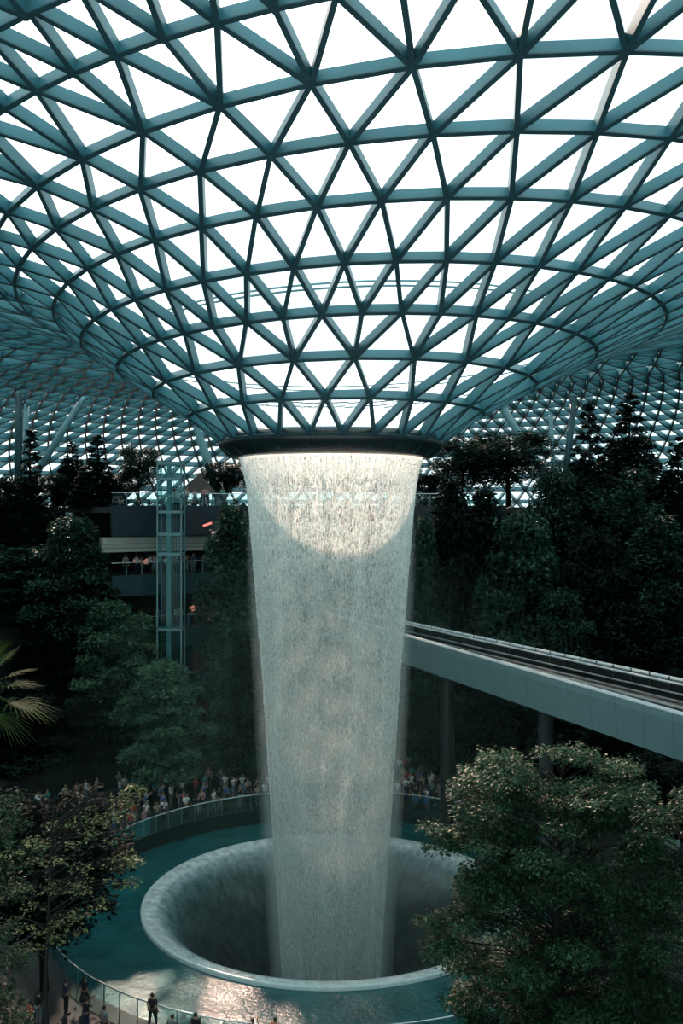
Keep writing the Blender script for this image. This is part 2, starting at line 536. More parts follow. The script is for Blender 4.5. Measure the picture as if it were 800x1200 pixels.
# falling drops: loose elongated octahedra filling a ring that thickens as it falls
rs = np.random.RandomState(3)
nD = 62000
u = rs.rand(nD)
z = 25.6 - 32.6 * u ** 1.25
a = rs.rand(nD) * 2 * PI
R0 = np.interp(-z, [-p[0] for p in PROF], [p[1] for p in PROF])
th = .02 + .16 * np.clip((25.6 - z) / 25, 0, 1)
rr = R0 * (1.005 - th * np.abs(rs.randn(nD)) * .9)
size = rs.uniform(.010, .026, nD) * np.interp(z, [0, 16, 22], [.62, .85, 1.0]); ln = rs.uniform(.04, .16, nD) * np.where(z > 22, .5, 1)
c = np.stack([rr * np.cos(a), rr * np.sin(a), z], 1)
V = np.zeros((nD, 6, 3), np.float32)
for i6, (dx, dy, dz) in enumerate([(1, 0, 0), (0, 1, 0), (-1, 0, 0), (0, -1, 0), (0, 0, 1), (0, 0, -1)]):
    V[:, i6, 0] = c[:, 0] + dx * size; V[:, i6, 1] = c[:, 1] + dy * size; V[:, i6, 2] = c[:, 2] + dz * ln
tri = np.array([(0, 1, 4), (1, 2, 4), (2, 3, 4), (3, 0, 4), (1, 0, 5), (2, 1, 5), (3, 2, 5), (0, 3, 5)])
idx = (np.arange(nD)[:, None, None] * 6 + tri[None]).reshape(-1)
me = bpy.data.meshes.new('falling_drops')
me.vertices.add(nD * 6); me.vertices.foreach_set('co', V.ravel())
me.loops.add(len(idx)); me.loops.foreach_set('vertex_index', idx.astype(np.int32))
me.polygons.add(len(idx) // 3); me.polygons.foreach_set('loop_start', np.arange(0, len(idx), 3, dtype=np.int32))
me.materials.append(M['drop']); me.update(calc_edges=True)
o = link('falling_drops', me, wf); o['kind'] = 'stuff'

# ------------------------------------------------------------------ basin
m, nt, out = mat('wet_acrylic_bowl')
tc = nt.nodes.new('ShaderNodeTexCoord')
mp = nt.nodes.new('ShaderNodeMapping'); mp.inputs['Scale'].default_value = (1, 1, .25); L(nt, tc.outputs['Object'], mp.inputs['Vector'])
n1 = N(nt, 'ShaderNodeTexNoise', Scale=2.2, Detail=6.0, Roughness=.7); L(nt, mp.outputs[0], n1.inputs['Vector'])
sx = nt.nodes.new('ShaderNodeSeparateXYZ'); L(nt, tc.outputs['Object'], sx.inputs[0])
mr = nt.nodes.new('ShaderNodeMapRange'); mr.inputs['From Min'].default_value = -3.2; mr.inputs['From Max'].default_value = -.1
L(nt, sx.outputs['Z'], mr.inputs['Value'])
r1 = ramp(nt, mr.outputs[0], [(0, (.05, .07, .066)), (.55, (.07, .11, .108)), (.82, (.12, .22, .22)), (.96, (.34, .48, .48)), (1, (.6, .7, .68))])  # sky sheen near the rim and the dark depth painted by height
r2 = ramp(nt, n1.outputs['Fac'], [(.3, (.45, .45, .45)), (.7, (1.4, 1.4, 1.4))])
mu = N(nt, 'ShaderNodeMix', data_type='RGBA', blend_type='MULTIPLY'); mu.inputs['Factor'].default_value = 1
L(nt, r1.outputs['Color'], mu.inputs['A']); L(nt, r2.outputs['Color'], mu.inputs['B'])
bs = N(nt, 'ShaderNodeBsdfPrincipled', Roughness=.2); L(nt, mu.outputs['Result'], bs.inputs['Base Color'])
bp = N(nt, 'ShaderNodeBump', Strength=.25, Distance=.08); L(nt, n1.outputs['Fac'], bp.inputs['Height']); L(nt, bp.outputs['Normal'], bs.inputs['Normal'])
L(nt, bs.outputs[0], out.inputs['Surface'])
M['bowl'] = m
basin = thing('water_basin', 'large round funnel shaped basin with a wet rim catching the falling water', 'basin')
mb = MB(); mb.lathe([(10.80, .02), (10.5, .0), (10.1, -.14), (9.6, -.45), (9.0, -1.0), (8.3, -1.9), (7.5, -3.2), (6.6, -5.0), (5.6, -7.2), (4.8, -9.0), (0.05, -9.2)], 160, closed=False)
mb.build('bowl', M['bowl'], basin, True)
mb = MB(); mb.lathe([(10.80, .02), (10.95, .0), (11.02, -.06), (11.02, -.9), (10.7, -.9), (10.7, -.1)], 160)
mb.build('rim', M['pale_rim'] if 'pale_rim' in M else surf('pale_wet_rim', (.55, .66, .64), .22, 0, .12, 3), basin, True)

m, nt, out = mat('mist_air')
v = nt.nodes.new('ShaderNodeVolumeScatter'); v.inputs['Color'].default_value = (.45, 1, .93, 1); v.inputs['Density'].default_value = .0008; v.inputs['Anisotropy'].default_value = .3
L(nt, v.outputs[0], out.inputs['Volume'])
for kv, lb in ((.62, 'dense inner haze of fine spray close around the falling water'), (.85, 'thin pale mist hanging around the falling water'), (1.12, 'faint outer mist drifting over the pool and crowd')):
    mb = MB(); mb.lathe([(.01, -3), (13 * kv, -1), (16 * kv, 3), (15.5 * kv, 8), (13 * kv, 14), (9 * kv, 18.5 + kv), (.01, 21 + kv)], 48, closed=False)
    o = mb.build('mist', m, None, True)
    tag(o, lb, 'mist', None, 'stuff')

# ------------------------------------------------------------------ setting: floor, walls, pool
def smooth(t):
    t = max(0, min(1, t)); return t * t * (3 - 2 * t)


def rim_at(a):
    s = smooth((math.sin(a) * 15 + 6) / 10)
    return 16 + (14.8 - 16) * s, -.1 + .9 * s


POOL_Z = -.2
m, nt, out = mat('pool_water')
tc = nt.nodes.new('ShaderNodeTexCoord')
n1 = N(nt, 'ShaderNodeTexNoise', Scale=3.5, Detail=5.0, Roughness=.6); L(nt, tc.outputs['Object'], n1.inputs['Vector'])
n2 = N(nt, 'ShaderNodeTexNoise', Scale=.5, Detail=3.0); L(nt, tc.outputs['Object'], n2.inputs['Vector'])
r1 = ramp(nt, n2.outputs['Fac'], [(.3, (.006, .065, .07)), (.7, (.014, .11, .115))])
bs = N(nt, 'ShaderNodeBsdfPrincipled', Roughness=.2); L(nt, r1.outputs['Color'], bs.inputs['Base Color'])
bp = N(nt, 'ShaderNodeBump', Strength=.5, Distance=.06); L(nt, n1.outputs['Fac'], bp.inputs['Height']); L(nt, bp.outputs['Normal'], bs.inputs['Normal'])
bs.inputs['Specular IOR Level'].default_value = .3
L(nt, bs.outputs[0], out.inputs['Surface'])
M['pool'] = m


def ring_mesh(name, inner, outer, n, mats, smooth_=False, parent=None, a0=0, a1=2 * PI):
    mb = MB(); vs = []; full = a1 - a0 > 6.28
    cnt = n if full else n + 1
    for i in range(cnt):
        a = a0 + (a1 - a0) * i / n
        (r0, z0), (r1_, z1) = inner(a), outer(a)
        vs += [(r0 * math.cos(a), r0 * math.sin(a), z0), (r1_ * math.cos(a), r1_ * math.sin(a), z1)]
    fs = [(2 * i, 2 * i + 1, 2 * ((i + 1) % cnt) + 1, 2 * ((i + 1) % cnt)) for i in range(n)]
    mb.add(vs, fs)
    return mb.build(name, mats, parent, smooth_)


o = ring_mesh('pool_water', lambda a: (11.0, POOL_Z), lambda a: (rim_at(a)[0] - .01, POOL_Z), 160, M['pool'])
tag(o, 'shallow teal pool of rippled water around the round basin', 'pool')
o = ring_mesh('wall_pool', lambda a: (rim_at(a)[0], -1.2), lambda a: (rim_at(a)[0], rim_at(a)[1]), 160, M['poolwall'])
tag(o, 'dark stone retaining wall round the pool', None, None, 'structure')
o = ring_mesh('floor', lambda a: rim_at(a), lambda a: (41 if math.sin(a) > -.2 else 70, rim_at(a)[1]), 160, M['paving'])
tag(o, 'dark paved walkway round the pool', None, None, 'structure')
mb = MB(); mb.lathe([(17, -9.6), (17, -9.4), (0.1, -9.4)], 64, closed=False)
tag(mb.build('floor_basement', M['slabdark']), 'dark floor under the basin', None, None, 'structure')
mb = MB(); mb.lathe([(84, 21.5), (84, 22.6), (400, 22.0)], 96, closed=False)
tag(mb.build('ground', M['outground']), 'ground outside the glass roof', None, None, 'structure')

A_B0, A_B1 = math.radians(60), math.radians(129)       # the angle range taken by the tiered balconies


def hill_h(R):
    for r, h in ((26, .8), (30, 3.2), (34, 8.2), (38, 13.2), (42.5, 18.2)):
        if R < r: return h
    return 23.03


def gz(x, y):
    a = math.atan2(y, x) % (2 * PI); R = math.hypot(x, y)
    if A_B0 < a < A_B1:
        return 23.03 if R > 30.5 else .8
    if math.sin(a) < -.75: return rim_at(a)[1]
    return hill_h(R) if R > 26 else rim_at(a)[1]


for nm, a0, a1 in (('ground_terrace', A_B1 - .04, math.radians(228)), ('ground_terrace', math.radians(-48), A_B0 + .04)):
    mb = MB()
    prof = [(25.9, -.5), (26, 3.2), (29.9, 3.2), (30, 8.2), (33.9, 8.2), (34, 13.2), (37.9, 13.2), (38, 18.2), (42.4, 18.2), (42.5, 23.03), (84, 23.03), (84, -1)]
    mb.lathe(prof, 48, a0, a1)
    tag(mb.build(nm, M['soil']), 'dark planted terraces stepping up the hall side ' + ('beside the balconies' if a0 > 1 else 'above the train track'), None, None, 'structure')

# ------------------------------------------------------------------ balconies at the back
LV = [23.03, 17.2, 12.6, 7.6]
nm = 0
for li, (z, drop) in enumerate(zip(LV, (2.45, 1.6, 1.5, 1.2))):
    nm += 1
    e = link('floor_balcony', None); tag(e, 'balcony floor %s with a dark curved front edge' % ('at roof garden level', 'below the roof garden', 'second below the roof garden', 'lowest of the stack')[li], None, None, 'structure')
    mb = MB(); Ro = 84 if li == 0 else 40
    mb.lathe([(29.3, z - .5), (29.3, z), (Ro, z), (Ro, z - .5)], 64, A_B0, A_B1)
    mb.build('floor_slab', M['paving'], e)
    mb = MB(); mb.lathe([(29, z - drop), (29, z + .12), (29.3, z + .12), (29.3, z - drop)], 64, A_B0, A_B1)
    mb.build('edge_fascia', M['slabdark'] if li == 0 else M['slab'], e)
mb = MB()
z = 20.2
for (za, zb, rr0) in ((19.2, 19.5, 31), (19.55, 19.85, 30.85), (19.9, 20.45, 30.7)):
    mb.lathe([(rr0, za), (rr0, zb), (rr0 + .7, zb), (rr0 + .7, za)], 64, math.radians(99), A_B1)
tag(mb.build('trim_bulkhead', M['pale']), 'pale banded ceiling bulkhead behind the balcony', None, None, 'structure')
o = ring_mesh('wall_back', lambda a: (37, -.5), lambda a: (37, 23), 64, M['back'], False, None, A_B0, A_B1)
tag(o, 'dark shopfront wall behind the balconies', None, None, 'structure')

def railing(R_of, z_of, a0, a1, npan, label, h=1.1, gm=None, name='glass_railing'):
    t = thing(name, label, 'railing')
    mb = MB()
    pts = []
    for i in range(npan * 4 + 1):
        a = a0 + (a1 - a0) * i / (npan * 4)
        pts.append((R_of(a) * math.cos(a), R_of(a) * math.sin(a), z_of(a) + h))
    mb.tube(pts, .035, 6); mb.build('handrail', M['handrail'], t, True)
    for i in range(npan):
        b0 = a0 + (a1 - a0) * (i + .02) / npan; b1 = a0 + (a1 - a0) * (i + .98) / npan
        q = []
        for b in (b0, (b0 + b1) / 2, b1):
            x, y = R_of(b) * math.cos(b), R_of(b) * math.sin(b)
            q += [(x, y, z_of(b) + .03), (x, y, z_of(b) + h - .05)]
        mb = MB(); mb.add(q, [(0, 2, 3, 1), (2, 4, 5, 3)]); mb.build('glass_panel', gm or M['rail_glass'], t)
        x, y = R_of(a0 + (a1 - a0) * i / npan) * math.cos(a0 + (a1 - a0) * i / npan), R_of(a0 + (a1 - a0) * i / npan) * math.sin(a0 + (a1 - a0) * i / npan)
        po = MB(); po.box((x, y, z_of(a0 + (a1 - a0) * i / npan) + h / 2), .05, .05, h); po.build('post', M['metal'], t)
    return t


railing(lambda a: rim_at(a)[0] + .12, lambda a: rim_at(a)[1], math.radians(20), math.radians(165), 34, 'curved glass railing in front of the crowd on the far side of the pool')
railing(lambda a: rim_at(a)[0] + .12, lambda a: rim_at(a)[1], math.radians(170), math.radians(330), 40, 'curved glass railing with a bright handrail on the near side of the pool', .9)
for li, lb in enumerate(('glass railing along the edge of the roof garden', 'glass railing of the balcony below the pale bulkhead', 'glass railing of the second balcony below the pale bulkhead', 'glass railing of the lowest balcony, behind the trees')):
    railing(lambda a: 29.15, lambda a: LV[li] + .12, A_B0, A_B1, 26, lb, 1.05)

# red clad shaft, lamp, tube light
p = P(244, 900, 87)
t = thing('lift_core', 'dim red clad shaft standing behind the balconies beside the waterfall', 'shaft', (p.x, p.y, .8))
mb = MB(); mb.box((0, 0, 7.6), 2.6, 1.2, 15.2)
for k in range(9): mb.box((-1.2 + k * .3, -.62, 7.6), .08, .06, 15.2)
mb.build('cladding', M['redwall'], t)
mb = MB(); mb.box((.35, -.66, 1.1), .95, .05, 2.1); mb.build('shaft_door', M['metal'], t)
p = P(243, 614.5, 82.0)
o = MB(); o.tube([(-.36, 0, -.13), (.36, 0, .13)], .09, 8)
tag(o.build('tube_light', M['red_light'], None, False, p), 'short glowing red tube light under the roof garden edge', 'light')
LAMPS = [(226, 712, 86), (233, 716, 87), (238, 711, 87.5), (246, 722, 86.5), (240, 772, 87), (252, 773, 87), (160, 655, 85), (172, 657, 86), (181, 655, 86)]
for i, (px, py, d) in enumerate(LAMPS):
    p = P(px, py, d)
    lab = ('dim red hanging lamp above the crowd on the second balcony down', 'dim red hanging lamp beside the shaft two balconies down', 'dim lamp under the pale bulkhead')[0 if i < 4 else 1 if i < 6 else 2]
    t = thing('hanging_lamp', lab, 'lamp', p, 0, ('lamps over the second balcony', 'lamps over the third balcony', 'lamps under the bulkhead')[0 if i < 4 else 1 if i < 6 else 2])
    mb = MB(); mb.lathe([(.05, .18), (.28, .0), (.30, -.22), (.22, -.3), (.02, -.3)], 12, closed=False); mb.build('lamp_shade', M['warm_light'], t, True)
    mb = MB(); mb.tube([(0, 0, .17), (0, 0, 1.0)], .02, 4); mb.build('cord', M['metal'], t)

# ------------------------------------------------------------------ glass lift
lx = P(200, 600, 79.5)
t = thing('glass_lift', 'slim glass lift tower with a steel mast in front of the balconies', 'lift', (lx.x, lx.y, .8))
top = P(0, 543, 79.5).z - .8
mb = MB(); mb.box((-.12, -.05, top / 2), .34, .34, top); mb.build('mast', M['liftsteel'], t)
for sx_, sy in ((-.95, -.8), (1.0, -.8), (-.95, .9), (1.0, .9)):
    mb = MB(); mb.box((sx_, sy, top / 2), .1, .1, top); mb.build('corner_post', M['liftsteel'], t)
for zz in (top, top - 1.3, top - 2.7, P(0, 600, 79.5).z - .8, P(0, 626, 79.5).z - .8, P(0, 649, 79.5).z - .8, 12.2, 7.2, 3):
    mb = MB()
    mb.box((.025, -.8, zz), 2.0, .1, .22); mb.box((.025, .9, zz), 2.0, .1, .22); mb.box((-.95, .05, zz), .1, 1.7, .22); mb.box((1.0, .05, zz), .1, 1.7, .22)
    mb.build('cross_frame', M['liftsteel'], t)
for (cx_, cy, sx_, sy) in ((.025, -.8, 1.9, .02), (-.95, .05, .02, 1.6), (1.0, .05, .02, 1.6)):
    mb = MB(); mb.box((cx_, cy, top / 2), sx_, sy, top); mb.build('glass_panel', M['lift_glass'], t)
mb = MB(); zc = P(0, 588, 79.5).z - .8
mb.box((.45, .15, zc), .95, 1.2, .12); mb.box((.45, .15, zc + 2.3), .95, 1.2, .15)
for ax in (0, .9):
    for ay in (-.4, .7): mb.box((ax, ay, zc + 1.15), .06, .06, 2.3)
mb.build('lift_car', M['liftsteel'], t)
mb = MB()
for k in range(4): mb.tube([(.2 + k * .18, .3, 1), (.2 + k * .18, .3, top)], .02, 4)
mb.build('cable', M['metal'], t)

# ------------------------------------------------------------------ roof columns
def roof_hit(px, py):
    d = 62.0
    while d < 130:
        p = P(px, py, d)
        if roof_z(p.x, p.y) < p.z and math.hypot(p.x, p.y) > 30: return d
        d += .25
    return 105


for (tx, ty, bx_, by, r0, r1_, lab) in (
        (22, 455, 21, 588, .36, .40, 'upright steel roof column behind the conifers by the photo edge'),
        (97, 468, 44, 552, .34, .38, 'long slanting steel roof column leaning away from the upright one'),
        (31, 478, 29, 575, .26, .28, 'pale slim column just behind the upright roof column'),
        (231, 503, 260, 592, .34, .62, 'thick tapered slanting column next to the glass lift'),
        (281, 540, 266, 574, .28, .34, 'short slanting column tucked beside the water collar'),
        (592, 483, 640, 560, .38, .38, 'slanting pale column in front of the trees across the water'),
        (645, 490, 649, 575, .24, .24, 'thin pale upright column among the trees across the water'),
        (672, 468, 661, 575, .34, .34, 'dark steel column beside the tallest conifers')):
    d = min(roof_hit(tx, ty), 98)
    a_, b_ = P(tx, ty, d), P(bx_, by, d - 1.5)
    dirv = (a_ - b_).normalized()
    a_ = a_ + dirv * .3
    foot = b_.copy()
    if abs(dirv.z) > .2 and b_.z > 23.1: foot = b_ - dirv * ((b_.z - 23.05) / dirv.z)
    t = thing('roof_column', lab, 'column', foot)
    mb = MB(); mb.tube([(0, 0, 0), a_ - foot], [r1_, r0], 14); mb.build('shaft', M['flange'] if 'dark steel' in lab or 'upright steel' in lab else M['column'], t, True)
    mb = MB(); mb.tube([(0, 0, -.05), (0, 0, .18)], r1_ * 1.5, 14); mb.build('foot_plate', M['metal'], t)

# pavilion roof in the roof garden
p = P(231, 590, 92)
t = thing('garden_pavilion', 'small dark tent roofed pavilion in the roof garden behind the lift', 'pavilion', (p.x, p.y, 23.03))
mb = MB(); mb.add([(-1.7, -1.5, 1.35), (1.8, -1.5, 1.35), (1.8, 1.5, 1.35), (-1.7, 1.5, 1.35), (.2, 0, 3.2)], [(0, 1, 4), (1, 2, 4), (2, 3, 4), (3, 0, 4), (3, 2, 1, 0)]); mb.build('roof', M['roofbrown'], t)
for a_ in (-1.5, 1.6):
    for b_ in (-1.3, 1.3):
        mb = MB(); mb.box((a_, b_, .68), .1, .1, 1.4); mb.build('post', M['metal'], t)

# ------------------------------------------------------------------ elevated track
nearE = [P(475, 748, 69), P(800, 842, 42)]
farE = [P(475, 727, 77.6), P(800, 795, 50.6)]
zt = 13.75


def ext(e, s):
    a_, b_ = e[0].copy(), e[1].copy(); a_.z = b_.z = 0
    return a_ + (b_ - a_) * s


Sa, Sb = -.62, 1.75
tr = thing('elevated_track', 'elevated train track with a pale panelled side crossing behind the waterfall', 'track')
H = 1.98


def npt(s): return ext(nearE, s)
def fpt(s): return ext(farE, s)


mb = MB(); n = 30
for i in range(n):
    s0, s1 = Sa + (Sb - Sa) * i / n, Sa + (Sb - Sa) * (i + 1) / n
    q = [npt(s0), npt(s1), fpt(s1), fpt(s0)]
    up_ = [Vector((v.x, v.y, zt - .95)) for v in q]; dn = [Vector((v.x, v.y, zt - H + .05)) for v in q]
    mb.add(up_ + dn, [(0, 1, 2, 3), (7, 6, 5, 4), (0, 4, 5, 1), (2, 6, 7, 3)])
mb.build('deck', M['deck'], tr)
cum = 34
for i in range(cum):
    s0, s1 = Sa + (Sb - Sa) * i / cum, Sa + (Sb - Sa) * (i + .985) / cum
    a_, b_ = npt(s0), npt(s1); d_ = (b_ - a_).normalized(); nn = Vector((d_.y, -d_.x, 0))
    if nn.y > 0: nn = -nn
    mb = MB()
    vs = []
    for v in (a_, b_):
        for (o_, zz) in ((.0, zt), (.12, zt), (.16, zt - .3), (.05, zt - H), (-.3, zt - H), (-.2, zt - .9), (-.15, zt)):
            w = v + nn * o_; vs.append((w.x, w.y, zz))
    k = 7
    mb.add(vs, [(j, (j + 1) % k, k + (j + 1) % k, k + j) for j in range(k)] + [tuple(range(k - 1, -1, -1)), tuple(range(k, 2 * k))])
    mb.build('fascia_panel', M['fascia'], tr)
def along(f, off, zz, r, name, mt, nsd=6):
    pts = []
    for i in range(25):
        s = Sa + (Sb - Sa) * i / 24
        a_, b_ = npt(s), fpt(s)
        v = a_ + (b_ - a_) * f; pts.append((v.x, v.y, zz))
    mb = MB(); mb.tube(pts, r, nsd); mb.build(name, mt, tr)
along(.0, 0, zt + .04, .12, 'coping', M['coping'])
along(1.0, 0, zt + .02, .11, 'coping', M['coping'])
for f in (.22, .36, .66, .80): along(f, 0, zt - .78, .05, 'running_rail', M['railsteel'])
for f in (.12, .52, .93): along(f, 0, zt - .62, .06, 'power_rail', M['railsteel'])
along(.90, 0, zt - .05, .07, 'cable_pipe', M['coping'])
mb = MB()
for i in range(24):
    s0, s1 = Sa + (Sb - Sa) * i / 24, Sa + (Sb - Sa) * (i + 1) / 24
    a_, b_ = fpt(s0), fpt(s1)
    mb.add([(a_.x, a_.y, zt - 1.2), (b_.x, b_.y, zt - 1.2), (b_.x, b_.y, zt), (a_.x, a_.y, zt), (a_.x, a_.y + .15, zt - 1.2), (b_.x, b_.y + .15, zt - 1.2), (b_.x, b_.y + .15, zt), (a_.x, a_.y + .15, zt)],
           [(0, 1, 2, 3), (7, 6, 5, 4), (3, 2, 6, 7)])
mb.build('parapet', M['deck'], tr)
for s in np.linspace(-.3, 1.6, 40):
    a_, b_ = npt(s), fpt(s); v = a_ + (b_ - a_) * (.985)
    mb = MB(); mb.box((v.x, v.y, zt - .3), .07, .07, .85); mb.build('parapet_stanchion', M['concrete'], tr)
for s, r in ((.62, .42), (.22, .5), (1.25, .42)):
    a_, b_ = npt(s), fpt(s); v = a_ + (b_ - a_) * .42
    mb = MB(); g = .7
    mb.tube([(v.x, v.y, g), (v.x, v.y, zt - H - .75), (v.x, v.y, zt - H + .06)], [r, r, r * 1.9], 16); mb.build('pier', M['concrete'] if s > .5 else M['poolwall'], tr, False)  # pier nearest the waterfall gets a darker colour in place of shade

# ------------------------------------------------------------------ vegetation
def diamonds(c, d, n_, ln, wd):
    """leaf quads: centre c, long axis d, normal n_"""
    d = d / np.linalg.norm(d, axis=1, keepdims=True)
    s = np.cross(d, n_); s /= np.linalg.norm(s, axis=1, keepdims=True) + 1e-9
    ln = ln[:, None]; wd = wd[:, None]
    return np.stack([c - d * ln * .5, c + s * wd * .5 - d * ln * .05, c + d * ln * .5, c - s * wd * .5 - d * ln * .05], 1)


def pad_leaves(pads, per, size, rs, flat=.28, droop=.25):
    out = []
    for (c, r) in pads:
        n = max(8, int(per * r * r))
        a = rs.rand(n) * 2 * PI; q = np.sqrt(rs.rand(n)) * r
        h = rs.randn(n) * r * flat * .5 - droop * q * q / max(r, .01) * .6
        x = np.stack([c[0] + q * np.cos(a), c[1] + q * np.sin(a), c[2] + h], 1)
        dd = np.stack([np.cos(a) + rs.randn(n) * .5, np.sin(a) + rs.randn(n) * .5, rs.randn(n) * .35 - .2], 1)
        nn = np.stack([rs.randn(n) * .45, rs.randn(n) * .45, np.ones(n)], 1)
        ln = size * rs.uniform(.7, 1.35, n)
        out.append(diamonds(x, dd, nn, ln, ln * .48))
    return np.concatenate(out)


def make_tree(name, pads, trunk, tr_r, per, size, leaf, seed, flat=.28, droop=.25, br=.05):
    rs = np.random.RandomState(seed)
    root = thing(name, 'tree', 'tree')
    mb = MB(); k = len(trunk)
    mb.tube(trunk, [tr_r * (1 - .85 * i / (k - 1)) for i in range(k)], 8)
    zs = [p[2] for p in trunk]
    for (c, r) in pads:
        zj = max(min(c[2] - math.hypot(c[0], c[1]) * .35, zs[-1]), zs[0] + .12 * (zs[-1] - zs[0]))
        jx = float(np.interp(zj, zs, [p[0] for p in trunk])); jy = float(np.interp(zj, zs, [p[1] for p in trunk]))
        mid = ((jx + c[0]) / 2, (jy + c[1]) / 2, (zj + c[2]) / 2 + .1 * r)
        mb.tube([(jx, jy, zj), mid, c], [br * 1.3, br, br * .4], 5, cap=False)
    mb.build('trunk', M['bark'], root, True)
    quads('foliage', pad_leaves(pads, per, size, rs, flat, droop), leaf, root)
    return root


def conifer_pads(h, w, tiers, seed, start=.12, per_t=7, power=1.0):
    r = random.Random(seed); pads = []
    for t_ in range(tiers):
        f = t_ / (tiers - 1); z_ = h * (start + (1 - start) * f)
        R_ = w * (1 - f) ** power * r.uniform(.8, 1.15) + .12
        k = max(3, int(per_t * (1 - f) + 2))
        for j in range(k):
            a = 2 * PI * (j + r.uniform(-.3, .3)) / k + t_ * .7
            q = R_ * r.uniform(.5, .75)
            pads.append(((q * math.cos(a), q * math.sin(a), z_ - .12 * q + r.uniform(-.15, .15)), max(.25, R_ * .42)))
    return pads


def tier_pads(h, w, seed, start=.3, n=34):
    r = random.Random(seed); pads = []
    for i in range(n):
        f = (i + .5) / n; z_ = h * (start + (.98 - start) * f)
        prof = math.sin(PI * min(1, .18 + .80 * f)) ** .8
        R_ = w * prof
        a = i * 2.4 + r.uniform(-.4, .4); q = R_ * r.uniform(.25, .8)
        pads.append(((q * math.cos(a), q * math.sin(a), z_), r.uniform(.75, 1.35) * w * .36))
    return pads


def round_pads(h, w, seed, n=55, base=.3):
    r = random.Random(seed); pads = []
    for i in range(n):
        u_ = r.uniform(-1, 1); a = r.uniform(0, 2 * PI); q = (r.random() ** .4)
        s = math.sqrt(max(0, 1 - u_ * u_))
        pads.append(((w * q * s * math.cos(a), w * q * s * math.sin(a), h * (base + 1) / 2 + h * (1 - base) / 2 * u_ * q * .93), w * r.uniform(.22, .4)))
    return pads


# prototypes are ten metres tall; the first placement uses the prototype itself
T10 = [(0, 0, 0), (.08, .03, 3), (-.05, .05, 6.5), (0, 0, 9.7)]
PROTO = {
    'conifer': make_tree('conifer_tree', conifer_pads(10, 2.3, 19, 1, .1, 7, .62), T10, .17, 330, .40, M['needle'], 1, .55, .5, .03),
    'spire': make_tree('conifer_tree', conifer_pads(10, 1.5, 20, 2, .06, 6, .7), T10, .15, 420, .34, M['needle'], 2, .7, .5, .03),
    'tier': make_tree('tiered_tree', tier_pads(10, 3.2, 3, .16, 44), T10, .2, 240, .30, M['leaf_far'], 3, .32, .35, .035),
    'tierlight': make_tree('tiered_tree', tier_pads(10, 3.2, 13, .12, 50), T10, .2, 240, .28, M['leaf_light'], 13, .25, .35, .035),
    'round': make_tree('broadleaf_tree', round_pads(10, 3.0, 4, 60), T10, .2, 260, .32, M['leaf_far'], 4, .8, .2, .03),
    'tall': make_tree('broadleaf_tree', tier_pads(10, 2.0, 5, .05, 70), T10, .16, 340, .28, M['leaf_far'], 5, .5, .4, .03),
}
PW = {'conifer': 4.6, 'spire': 3.2, 'tier': 7.2, 'tierlight': 7.2, 'round': 6.6, 'tall': 4.6}
used = set()
